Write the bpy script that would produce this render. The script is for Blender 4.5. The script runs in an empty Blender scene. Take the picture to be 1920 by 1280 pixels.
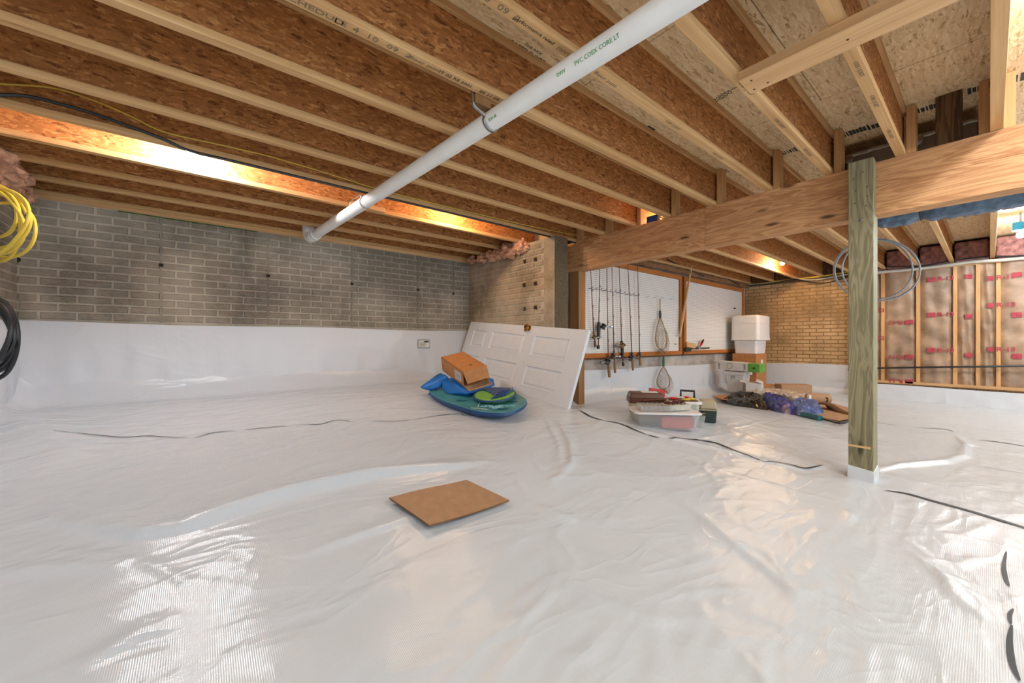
import bpy, bmesh, math, random
import numpy as np
from mathutils import Vector, Matrix
random.seed(7); np.random.seed(7)
scn = bpy.context.scene
COL = scn.collection
PI = math.pi

# ---------------------------------------------------------------- camera, world, exposure
F = 723.0                      # focal length in pixels of a 1920 px wide picture
C = 0.905                      # eye height above the ground at the post
FX, FY = 0.6279, 0.7783        # view direction in plan
cam_d = bpy.data.cameras.new('camera')
cam_d.sensor_width = 36; cam_d.lens = 36*F/1920; cam_d.clip_start = 0.02
cam = bpy.data.objects.new('camera', cam_d); COL.objects.link(cam)
cam.location = (0, 0, C)
cam.rotation_euler = (PI/2, 0, math.atan2(-FX, FY))
scn.camera = cam
world = bpy.data.worlds.new('ambient_fill'); scn.world = world
world.use_nodes = True
world.node_tree.nodes['Background'].inputs[0].default_value = (0.78, 0.90, 1.0, 1)
world.node_tree.nodes['Background'].inputs[1].default_value = 2.2  # ambient fill light, enters through the added open end
scn.view_settings.view_transform = 'Standard'
scn.view_settings.look = 'None'
scn.view_settings.exposure = 0.08
scn.view_settings.gamma = 1.0
scn.view_settings.use_curve_mapping = False
BULB_S = 900.0                 # emission of the bare bulbs
for _i, (_x, _y, _p) in enumerate(((0.3, -0.5, 16), (2.7, -1.2, 44), (5.4, -1.1, 50), (7.4, -1.0, 40), (-0.75, 0.9, 13))):   # unseen fill lights added to raise the general brightness
    _l = bpy.data.lights.new('fill_light', 'POINT'); _l.energy = _p; _l.color = (0.84, 0.93, 1.0); _l.shadow_soft_size = 0.06
    _o = bpy.data.objects.new('fill_light', _l); COL.objects.link(_o); _o.location = (_x, _y, C+1.05)

# ---------------------------------------------------------------- main measures
H = C + 1.155                  # underside of the joists
JD = 0.302                     # joist depth
ZS = H + JD                    # underside of the subfloor
Y_LEFT = 4.68                  # long brick wall
X_END = -1.10                  # end wall at the left
X_PIER = 2.981; Y_PIER = 2.961 # stub wall and its free end
Y_PEG = 3.16                   # wall behind the pegboards
X_FAR = 8.70                   # far brick wall
Y_OPEN = -3.2                  # end left open behind the camera, invented to admit fill light
X_BEAM = 3.383; Z_BEAM = C + 0.817
X_POST = 3.30

def ray(px, py):
    a = (px-960)/F
    return Vector((FY*a + FX, -FX*a + FY, (640-py)/F))
EYE = Vector((0, 0, C))
def onX(px, py, X): r = ray(px, py); return EYE + r*(X/r.x)
def onY(px, py, Y): r = ray(px, py); return EYE + r*(Y/r.y)
def onZ(px, py, z): r = ray(px, py); return EYE + r*((z-C)/r.z)
def onD(px, py, d): return EYE + ray(px, py)*d

def sstep(a, b, x):
    t = np.clip((np.asarray(x, float)-a)/(b-a), 0, 1); return t*t*(3-2*t)
def fillet(d, r):
    d = np.clip(d, 0, r); return r - np.sqrt(np.maximum(r*r-(r-d)**2, 0))
def ground(X, Y):
    X = np.asarray(X, float); Y = np.asarray(Y, float)
    g = np.interp(Y, [-4, 0, 0.6, 1.0, 1.4, 1.83, 2.41, 3.0, 3.6, 4.2, 4.7], [0, 0, .02, .055, .10, .16, .245, .31, .36, .40, .42])
    g2 = np.minimum(g, 0.17)
    k = sstep(2.75, 3.35, X)
    g = g*(1-k) + g2*k
    g = g*(1-sstep(4.3, 6.2, X))
    return g
def floorz(X, Y):
    g = ground(X, Y)
    rl = 0.26 - 0.15*sstep(1.9, 2.7, X)
    inl = (np.asarray(X) < X_PIER+0.001)
    g = g + np.where(inl, fillet(Y_LEFT-np.asarray(Y, float), rl), 0)
    g = g + fillet(np.asarray(X, float)-X_END, np.full(np.shape(X), 0.16))
    g = g + np.where((np.asarray(Y) > Y_PIER) & inl, fillet(X_PIER-np.asarray(X, float), np.full(np.shape(X), 0.07)), 0)
    g = g + np.where(~inl, fillet(Y_PEG-np.asarray(Y, float), np.full(np.shape(X), 0.22)), 0)
    g = g + fillet(X_FAR-0.03-np.asarray(X, float), np.full(np.shape(X), 0.10))
    return g
def gz(x, y): return float(ground(np.array([x]), np.array([y]))[0])
def gp(px, py, up=0.0):
    z = 0.0
    for _ in range(30):
        p = onZ(px, py, z+up); z = 0.5*z + 0.5*gz(p.x, p.y)
    return onZ(px, py, z+up)

# ---------------------------------------------------------------- materials
def M_new(name):
    m = bpy.data.materials.new(name); m.use_nodes = True
    nt = m.node_tree; b = nt.nodes['Principled BSDF']
    return m, nt, b
def N(nt, t, **kw):
    n = nt.nodes.new(t)
    for k, v in kw.items():
        if k.startswith('i_'):
            n.inputs[k[2:].replace('_', ' ')].default_value = v
        else: setattr(n, k, v)
    return n
def L(nt, a, b): nt.links.new(a, b)
def coords(nt, scale=(1, 1, 1), rot=(0, 0, 0), rnd=0.0, world=False):
    if world: src = N(nt, 'ShaderNodeNewGeometry').outputs['Position']
    else: src = N(nt, 'ShaderNodeTexCoord').outputs['Object']
    if rnd:
        oi = N(nt, 'ShaderNodeObjectInfo')
        mu = N(nt, 'ShaderNodeMath', operation='MULTIPLY'); L(nt, oi.outputs['Random'], mu.inputs[0]); mu.inputs[1].default_value = rnd
        ad = N(nt, 'ShaderNodeVectorMath', operation='ADD'); L(nt, src, ad.inputs[0]); L(nt, mu.outputs[0], ad.inputs[1]); src = ad.outputs[0]
    mp = N(nt, 'ShaderNodeMapping'); mp.inputs['Scale'].default_value = scale; mp.inputs['Rotation'].default_value = rot
    L(nt, src, mp.inputs[0]); return mp.outputs[0]
def noise(nt, vec, scale=5, detail=4, rough=0.55, dist=0.0):
    n = N(nt, 'ShaderNodeTexNoise'); n.inputs['Scale'].default_value = scale; n.inputs['Detail'].default_value = detail
    n.inputs['Roughness'].default_value = rough; n.inputs['Distortion'].default_value = dist
    L(nt, vec, n.inputs['Vector']); return n.outputs['Fac']
def ramp(nt, fac, stops, interp='LINEAR'):
    r = N(nt, 'ShaderNodeValToRGB'); r.color_ramp.interpolation = interp
    e = r.color_ramp.elements
    while len(e) < len(stops): e.new(0.5)
    for i, (p, c) in enumerate(stops):
        e[i].position = p; e[i].color = (*c, 1) if len(c) == 3 else c
    L(nt, fac, r.inputs[0]); return r.outputs[0]
def mixc(nt, fac, a, b, mode='MIX'):
    n = N(nt, 'ShaderNodeMix', data_type='RGBA', blend_type=mode)
    for s, v in ((0, fac), (6, a), (7, b)):
        if isinstance(v, (int, float)): n.inputs[s].default_value = v
        elif isinstance(v, tuple): n.inputs[s].default_value = (*v, 1)
        else: L(nt, v, n.inputs[s])
    return n.outputs[2]
def math2(nt, op, a, b=None):
    n = N(nt, 'ShaderNodeMath', operation=op)
    for i, v in enumerate((a, b)):
        if v is None: continue
        if isinstance(v, (int, float)): n.inputs[i].default_value = v
        else: L(nt, v, n.inputs[i])
    return n.outputs[0]
def bump(nt, b, h, strength=0.3, dist=0.01, chain=None):
    n = N(nt, 'ShaderNodeBump'); n.inputs['Strength'].default_value = strength; n.inputs['Distance'].default_value = dist
    L(nt, h, n.inputs['Height'])
    if chain is not None: L(nt, chain, n.inputs['Normal'])
    L(nt, n.outputs[0], b.inputs['Normal']); return n.outputs[0]
def s2l(r, g, b):
    f = lambda v: (v/255/12.92 if v/255 <= 0.04045 else ((v/255+0.055)/1.055)**2.4)
    return (f(r), f(g), f(b))

def plain(name, rgb, rough=0.5, metal=0.0, var=0.06, scale=12, bmp=0.0, bscale=60, world=False, spec=None, alpha=None, trans=0.0):
    m, nt, b = M_new(name)
    c = coords(nt, world=world)
    if var:
        n = noise(nt, c, scale, 3)
        lo = tuple(max(0, v*(1-2*var)) for v in rgb); hi = tuple(min(1, v*(1+2*var)) for v in rgb)
        L(nt, ramp(nt, n, [(0.3, lo), (0.7, hi)]), b.inputs['Base Color'])
    else: b.inputs['Base Color'].default_value = (*rgb, 1)
    b.inputs['Roughness'].default_value = rough; b.inputs['Metallic'].default_value = metal
    if spec is not None: b.inputs['Specular IOR Level'].default_value = spec
    if bmp: bump(nt, b, noise(nt, c, bscale, 3), bmp, 0.004)
    if trans: b.inputs['Transmission Weight'].default_value = trans
    if alpha is not None: b.inputs['Alpha'].default_value = alpha
    return m

def osb(name, stops, plane='XZ', along=0.0, spread=1.0, rnd=37.0, bmp=0.25, sc=1.0, fmix=0.5, cells=((0.5, 22, 95), (-0.6, 18, 85), (1.35, 24, 110), (-1.2, 20, 75))):
    m, nt, b = M_new(name)
    base = coords(nt, rnd=rnd)
    nz = N(nt, 'ShaderNodeTexNoise'); nz.inputs['Scale'].default_value = 9*sc; nz.inputs['Detail'].default_value = 2
    L(nt, base, nz.inputs['Vector'])
    sub = N(nt, 'ShaderNodeVectorMath', operation='MULTIPLY_ADD'); L(nt, nz.outputs['Color'], sub.inputs[0])
    sub.inputs[1].default_value = (0.05, 0.05, 0.05); L(nt, base, sub.inputs[2])
    outs = []
    for k, (ang, a, c2) in enumerate(cells):
        mp = N(nt, 'ShaderNodeMapping')
        A = along + ang*spread
        if plane == 'XZ': mp.inputs['Rotation'].default_value = (0, A, 0); mp.inputs['Scale'].default_value = (a*sc, 8, c2*sc)
        else: mp.inputs['Rotation'].default_value = (0, 0, A); mp.inputs['Scale'].default_value = (a*sc, c2*sc, 8)
        mp.inputs['Location'].default_value = (k*3.1, k*5.7, k*2.3)
        mp.vector_type = 'TEXTURE' if False else 'POINT'
        L(nt, sub.outputs[0], mp.inputs[0])
        v = N(nt, 'ShaderNodeTexVoronoi'); v.inputs['Scale'].default_value = 1.0
        L(nt, mp.outputs[0], v.inputs['Vector'])
        sp = N(nt, 'ShaderNodeSeparateColor'); L(nt, v.outputs['Color'], sp.inputs[0]); outs.append(sp.outputs[0])
    msk = ramp(nt, noise(nt, base, 13*sc, 2), [(0.46, (0, 0, 0)), (0.54, (1, 1, 1))])
    msk2 = ramp(nt, noise(nt, coords(nt, (1.7, 1.7, 1.7), (1, 2, 3), rnd=rnd), 10*sc, 2), [(0.46, (0, 0, 0)), (0.54, (1, 1, 1))])
    a1 = mixc(nt, msk, outs[0], outs[1]); a2 = mixc(nt, msk, outs[2], outs[3])
    v = mixc(nt, msk2, a1, a2)
    fine = noise(nt, coords(nt, (40*sc, 40*sc, 40*sc), rnd=rnd), 3.0, 4, 0.7)
    v = mixc(nt, fmix, v, fine)
    L(nt, ramp(nt, v, stops), b.inputs['Base Color'])
    b.inputs['Roughness'].default_value = 0.72; b.inputs['Specular IOR Level'].default_value = 0.25
    bump(nt, b, v, bmp, 0.004)
    return m

def wood(name, lo, hi, axis='X', rnd=23.0, rough=0.62, knots=False, ring=0.0, fine=70, bmp=0.12, long=1.2):
    m, nt, b = M_new(name)
    sc = {'X': (long, fine, fine), 'Y': (fine, long, fine), 'Z': (fine, fine, long)}[axis]
    c = coords(nt, sc, rnd=rnd)
    g = noise(nt, c, 1.0, 5, 0.6, 0.4)
    sc2 = {'X': (0.9, 9, 9), 'Y': (9, 0.9, 9), 'Z': (9, 9, 0.9)}[axis]
    g2 = noise(nt, coords(nt, sc2, rnd=rnd), 1.4, 3, 0.5, 1.2)
    v = mixc(nt, 0.5, g, g2)
    if ring:
        rs = math2(nt, 'SINE', math2(nt, 'MULTIPLY', g2, ring))
        rs = math2(nt, 'MULTIPLY_ADD', rs, 0.5); 
        rs.node.inputs[2].default_value = 0.5
        v = mixc(nt, 0.30, v, rs)
    col = ramp(nt, v, [(0.28, lo), (0.72, hi)])
    if knots:
        kc = {'X': (1.6, 6, 6), 'Y': (6, 1.6, 6), 'Z': (5, 5, 1.6)}[axis]
        vo = N(nt, 'ShaderNodeTexVoronoi'); vo.inputs['Scale'].default_value = 1.0
        L(nt, coords(nt, tuple(x*1.25 for x in kc), (0.1, 0.15, 0.2), rnd=rnd), vo.inputs['Vector'])
        kf = ramp(nt, vo.outputs['Distance'], [(0.0, (1, 1, 1)), (0.055, (0.9, 0.9, 0.9)), (0.13, (0, 0, 0))])
        col = mixc(nt, kf, col, tuple(x*0.28 for x in lo))
    L(nt, col, b.inputs['Base Color'])
    b.inputs['Roughness'].default_value = rough; b.inputs['Specular IOR Level'].default_value = 0.3
    if bmp: bump(nt, b, v, bmp, 0.004)
    return m

def concrete(name, lo, hi, streak=(60, 60, 60), bmp=0.5, rnd=11.0, stain=True):
    m, nt, b = M_new(name)
    c = coords(nt, streak, rnd=rnd)
    g = noise(nt, c, 1.0, 5, 0.7, 0.3)
    col = ramp(nt, g, [(0.3, lo), (0.7, hi)])
    w = coords(nt, world=True)
    if stain:
        s = noise(nt, w, 1.6, 5, 0.6)
        col = mixc(nt, ramp(nt, s, [(0.42, (0, 0, 0)), (0.68, (0.75, 0.75, 0.75))]), col, tuple(min(1, x*1.55+0.02) for x in hi))
        s2 = noise(nt, coords(nt, (1, 1, 0.5), (0.3, 0.2, 1), world=True), 2.6, 5, 0.65)
        col = mixc(nt, ramp(nt, s2, [(0.56, (0, 0, 0)), (0.75, (0.6, 0.6, 0.6))]), col, tuple(x*0.5 for x in lo))
    L(nt, col, b.inputs['Base Color'])
    b.inputs['Roughness'].default_value = 0.9; b.inputs['Specular IOR Level'].default_value = 0.2
    bump(nt, b, g, bmp, 0.006)
    return m

def liner_mat(name, rgb, big=0.25, weave=0.3):
    m, nt, b = M_new(name)
    w = coords(nt, world=True)
    b.inputs['Base Color'].default_value = (*rgb, 1)
    L(nt, ramp(nt, noise(nt, w, 1.3, 4), [(0.3, tuple(x*0.975 for x in rgb)), (0.7, rgb)]), b.inputs['Base Color'])
    b.inputs['Roughness'].default_value = 0.17; b.inputs['Specular IOR Level'].default_value = 0.5
    ca = N(nt, 'ShaderNodeTexWave', wave_type='BANDS', bands_direction='X'); ca.inputs['Scale'].default_value = 62; ca.inputs['Distortion'].default_value = 0.6
    cb = N(nt, 'ShaderNodeTexWave', wave_type='BANDS', bands_direction='Y'); cb.inputs['Scale'].default_value = 62; cb.inputs['Distortion'].default_value = 0.6
    cc = N(nt, 'ShaderNodeTexWave', wave_type='BANDS', bands_direction='Z'); cc.inputs['Scale'].default_value = 62
    for t in (ca, cb, cc): L(nt, w, t.inputs['Vector'])
    wv = math2(nt, 'ADD', math2(nt, 'ADD', ca.outputs['Fac'], cb.outputs['Fac']), cc.outputs['Fac'])
    n1 = bump(nt, b, wv, weave, 0.0005)
    # soft creases: ridged noise at two sizes
    def ridged(scale, rot, sc):
        f = noise(nt, coords(nt, sc, rot, world=True), scale, 2, 0.5, 1.0)
        return math2(nt, 'POWER', math2(nt, 'SUBTRACT', 1.0, math2(nt, 'ABSOLUTE', math2(nt, 'MULTIPLY', math2(nt, 'SUBTRACT', f, 0.5), 7.0))), 1.0)
    cl = lambda x: math2(nt, 'MAXIMUM', x, 0.0)
    r1 = cl(ridged(1.6, (0, 0, 0.6), (0.7, 1.6, 1)))
    r2 = cl(ridged(3.1, (0, 0, -0.5), (0.8, 1.7, 1)))
    n2 = bump(nt, b, math2(nt, 'ADD', r1, math2(nt, 'MULTIPLY', r2, 0.5)), big, 0.012, n1)
    soft = noise(nt, w, 3.0, 3, 0.5, 0.6)
    bump(nt, b, soft, 0.20, 0.03, n2)
    return m

def emis(name, rgb, s):
    m, nt, b = M_new(name)
    b.inputs['Base Color'].default_value = (*rgb, 1)
    b.inputs['Emission Color'].default_value = (*rgb, 1); b.inputs['Emission Strength'].default_value = s
    return m

def pegboard_mat():
    m, nt, b = M_new('white pegboard')
    w = coords(nt, world=True)
    sx = N(nt, 'ShaderNodeSeparateXYZ'); L(nt, w, sx.inputs[0])
    def cell(o):
        f = math2(nt, 'FRACT', math2(nt, 'MULTIPLY', o, 1/0.0254)); return math2(nt, 'SUBTRACT', f, 0.5)
    dx, dz = cell(sx.outputs[0]), cell(sx.outputs[2])
    d = math2(nt, 'SQRT', math2(nt, 'ADD', math2(nt, 'MULTIPLY', dx, dx), math2(nt, 'MULTIPLY', dz, dz)))
    hole = ramp(nt, d, [(0.15, (1, 1, 1)), (0.21, (0, 0, 0))])
    L(nt, mixc(nt, hole, (0.78, 0.77, 0.74), (0.10, 0.09, 0.08)), b.inputs['Base Color'])
    b.inputs['Roughness'].default_value = 0.4
    return m

MAT = {}
MAT['liner'] = liner_mat('white reinforced liner', (0.648, 0.688, 0.742), big=0.28)
MAT['liner_wall'] = liner_mat('white liner sheet on wall', (0.655, 0.675, 0.71), big=0.2)
MAT['seam'] = plain('dark underside of liner', s2l(40, 44, 50), 0.5)
MAT['web'] = osb('joist web OSB', [(0.20, s2l(100, 56, 26)), (0.36, s2l(162, 108, 62)), (0.60, s2l(182, 122, 70)), (0.82, s2l(220, 164, 104))], 'XZ', 0.5, 0.75)
MAT['sub'] = osb('subfloor OSB', [(0.20, s2l(164, 128, 84)), (0.31, s2l(220, 188, 142)), (0.60, s2l(234, 206, 162)), (0.85, s2l(244, 226, 192))], 'XY', PI/2, 0.22, sc=1.0, fmix=0.45, cells=((0.5, 9, 110), (-0.6, 8, 95), (0.9, 11, 130), (-0.9, 9, 100)))
MAT['flange'] = wood('joist flange lumber', s2l(176, 128, 78), s2l(226, 186, 134), 'X', fine=110)
MAT['beam'] = wood('laminated beam veneer', s2l(172, 118, 76), s2l(214, 164, 116), 'Y', knots=True, ring=55, fine=45)
MAT['post'] = wood('green treated lumber', s2l(112, 104, 78), s2l(152, 143, 112), 'Z', knots=True, ring=45, fine=60)
MAT['lumX'] = wood('pale framing lumber', s2l(190, 142, 92), s2l(228, 188, 138), 'X')
MAT['lumY'] = wood('pale framing lumber lengthwise', s2l(190, 142, 92), s2l(230, 190, 142), 'Y', fine=50)
MAT['lumZ'] = wood('pale framing lumber upright', s2l(184, 132, 82), s2l(226, 180, 126), 'Z')
MAT['lumDark'] = wood('weathered dark lumber', s2l(62, 44, 28), s2l(116, 86, 56), 'Z', knots=True, ring=40)
MAT['lumMid'] = wood('brown framing lumber', s2l(124, 88, 52), s2l(168, 126, 80), 'Z')
MAT['frame'] = wood('amber stained frame', s2l(150, 84, 34), s2l(196, 124, 58), 'X')
MAT['frameZ'] = wood('amber stained frame upright', s2l(150, 84, 34), s2l(196, 124, 58), 'Z')
MAT['brickL'] = concrete('cast brick, grey', s2l(106, 99, 88), s2l(152, 144, 130), (30, 30, 130))
MAT['mortarL'] = concrete('cast joint, pale grey', s2l(150, 143, 130), s2l(180, 173, 158), (60, 60, 60))
MAT['brickP'] = concrete('cast brick, sandy grey', s2l(108, 95, 80), s2l(168, 153, 132), (110, 110, 110), bmp=0.8)
MAT['mortarP'] = concrete('cast joint, sandy', s2l(140, 128, 110), s2l(178, 165, 145), (80, 80, 80))
MAT['aggr'] = concrete('exposed aggregate', s2l(44, 36, 28), s2l(150, 130, 102), (150, 150, 150), bmp=1.0, stain=False)
MAT['brickF'] = concrete('cast brick, tan', s2l(152, 120, 82), s2l(186, 154, 112), (40, 40, 110), stain=True)
MAT['mortarF'] = concrete('cast joint, tan', s2l(140, 110, 74), s2l(172, 142, 102), (50, 50, 50), stain=False)
MAT['grey'] = concrete('smooth grey concrete', s2l(138, 130, 122), s2l(170, 162, 154), (6, 6, 20), bmp=0.2)
MAT['rust'] = plain('rusty iron', s2l(74, 44, 26), 0.8, var=0.25, scale=60)
MAT['hole'] = plain('painted hole shade', s2l(46, 38, 30), 0.9, var=0.3, scale=40)  # dark tone painted in for the shaded inside of holes
MAT['pvc'] = plain('white pvc', s2l(236, 236, 234), 0.35, var=0.02)
MAT['green_ink'] = plain('green ink', s2l(70, 150, 80), 0.6, var=0.15, scale=80)
MAT['ink'] = plain('black print', s2l(52, 44, 34), 0.7, var=0.2, scale=60)
MAT['ink2'] = plain('grey print', s2l(124, 106, 82), 0.7, var=0.1, scale=60)
MAT['redink'] = plain('faded red print', s2l(168, 58, 70), 0.7, var=0.15, scale=30)
MAT['steel'] = plain('galvanised steel', s2l(170, 172, 174), 0.35, 0.9, var=0.1, scale=40)
MAT['greycable'] = plain('grey tubing', s2l(150, 158, 166), 0.4)
MAT['yellow'] = plain('yellow cord sheath', s2l(214, 186, 70), 0.4)
MAT['black'] = plain('black rubber sheath', s2l(34, 35, 38), 0.35)
MAT['blackgloss'] = plain('black plastic film', s2l(24, 20, 17), 0.22, var=0.3, bmp=0.6, bscale=30)
MAT['duct'] = plain('black duct sleeve', s2l(74, 98, 122), 0.24, var=0.2, scale=20, bmp=0.4, bscale=70)
MAT['foil'] = plain('crinkled foil', s2l(170, 165, 158), 0.28, 0.9, var=0.15, scale=30, bmp=0.8, bscale=40)
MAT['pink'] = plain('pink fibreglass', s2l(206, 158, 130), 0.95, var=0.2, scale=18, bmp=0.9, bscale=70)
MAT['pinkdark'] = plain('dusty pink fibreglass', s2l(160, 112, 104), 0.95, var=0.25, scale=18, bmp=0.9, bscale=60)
MAT['kraft'] = plain('kraft paper facing', s2l(160, 132, 108), 0.5, var=0.16, scale=5, bmp=0.75, bscale=14)
MAT['door'] = plain('white door paint', s2l(222, 225, 230), 0.4, var=0.01)
MAT['brass'] = plain('polished brass', s2l(196, 150, 74), 0.22, 1.0, var=0.05)
MAT['bronze'] = plain('worn bronze', s2l(120, 92, 60), 0.35, 0.6, var=0.2, scale=80)
MAT['card'] = plain('brown cardboard', s2l(170, 132, 98), 0.75, var=0.05, scale=20, bmp=0.1)
MAT['card2'] = plain('orange brown cardboard', s2l(184, 124, 72), 0.7, var=0.06, scale=20)
MAT['carddark'] = plain('dark cardboard core', s2l(120, 84, 52), 0.8, var=0.1)  # darker brown than the other cardboard
MAT['teal'] = plain('teal board skin', s2l(64, 136, 142), 0.35, var=0.12, scale=9)
MAT['navy'] = plain('navy blue edging', s2l(18, 66, 118), 0.4)
MAT['sky'] = plain('bright blue foam', s2l(20, 108, 190), 0.45, var=0.06, scale=8)
MAT['lime'] = plain('lime green foam', s2l(112, 170, 70), 0.45)
MAT['tarp'] = plain('blue tarpaulin', s2l(28, 48, 128), 0.38, var=0.25, bmp=0.6, bscale=25)
MAT['tarplight'] = plain('blue sheet in clear bag', s2l(84, 108, 166), 0.3, var=0.3, scale=14, bmp=0.6, bscale=25)
MAT['clearbag'] = plain('clear plastic film', s2l(196, 178, 162), 0.2, var=0.2, scale=10, bmp=0.6, bscale=30)
MAT['tealtube'] = plain('teal plastic', s2l(36, 96, 102), 0.3)
MAT['whiteplastic'] = plain('translucent white plastic', s2l(226, 222, 220), 0.35, var=0.02)
MAT['whitecard'] = plain('white carton', s2l(216, 210, 204), 0.6, var=0.03)
MAT['greenprint'] = plain('green printed panel', s2l(100, 160, 56), 0.5, var=0.08)
MAT['brownplastic'] = plain('dark brown plastic', s2l(92, 48, 30), 0.35)
MAT['beige'] = plain('beige plastic', s2l(196, 180, 148), 0.4)
MAT['olive'] = plain('aged cream plastic', s2l(186, 172, 140), 0.4)
MAT['dkgreen'] = plain('dark green plastic', s2l(36, 54, 48), 0.3)
MAT['red'] = plain('red plastic', s2l(206, 32, 28), 0.35)
MAT['pale_red'] = plain('red contents', s2l(206, 78, 74), 0.5, var=0.1)
MAT['greyplastic'] = plain('pale grey plastic', s2l(196, 192, 180), 0.4)
MAT['cork'] = plain('cork grip', s2l(150, 108, 64), 0.7, var=0.15, scale=60)
MAT['rod'] = plain('brown rod blank', s2l(112, 76, 62), 0.3)
MAT['net'] = plain('tan netting cord', s2l(160, 138, 104), 0.7)
MAT['greengrip'] = plain('green grip', s2l(52, 110, 66), 0.4)
MAT['stick'] = plain('pale wooden dowel', s2l(206, 168, 114), 0.5)
MAT['tape'] = plain('blue plastic box', s2l(24, 66, 140), 0.35)
MAT['tealbox'] = plain('teal blue plastic', s2l(28, 140, 186), 0.35)
MAT['greenline'] = plain('green marker line', s2l(58, 104, 44), 0.8, var=0.3, scale=40)
MAT['peg'] = pegboard_mat()
MAT['porcelain'] = plain('white porcelain', s2l(230, 228, 222), 0.25, var=0.0)
MAT['glow_cool'] = emis('lit bulb, white', (1.0, 0.90, 0.78), BULB_S)
MAT['glow_warm'] = emis('lit bulb, warm', (1.0, 0.66, 0.30), BULB_S)
def glassy():
    m, nt, b = M_new('clear plastic tub')
    b.inputs['Base Color'].default_value = (0.62, 0.62, 0.60, 1); b.inputs['Roughness'].default_value = 0.12
    b.inputs['Alpha'].default_value = 0.38
    return m
MAT['clear'] = glassy()

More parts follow.
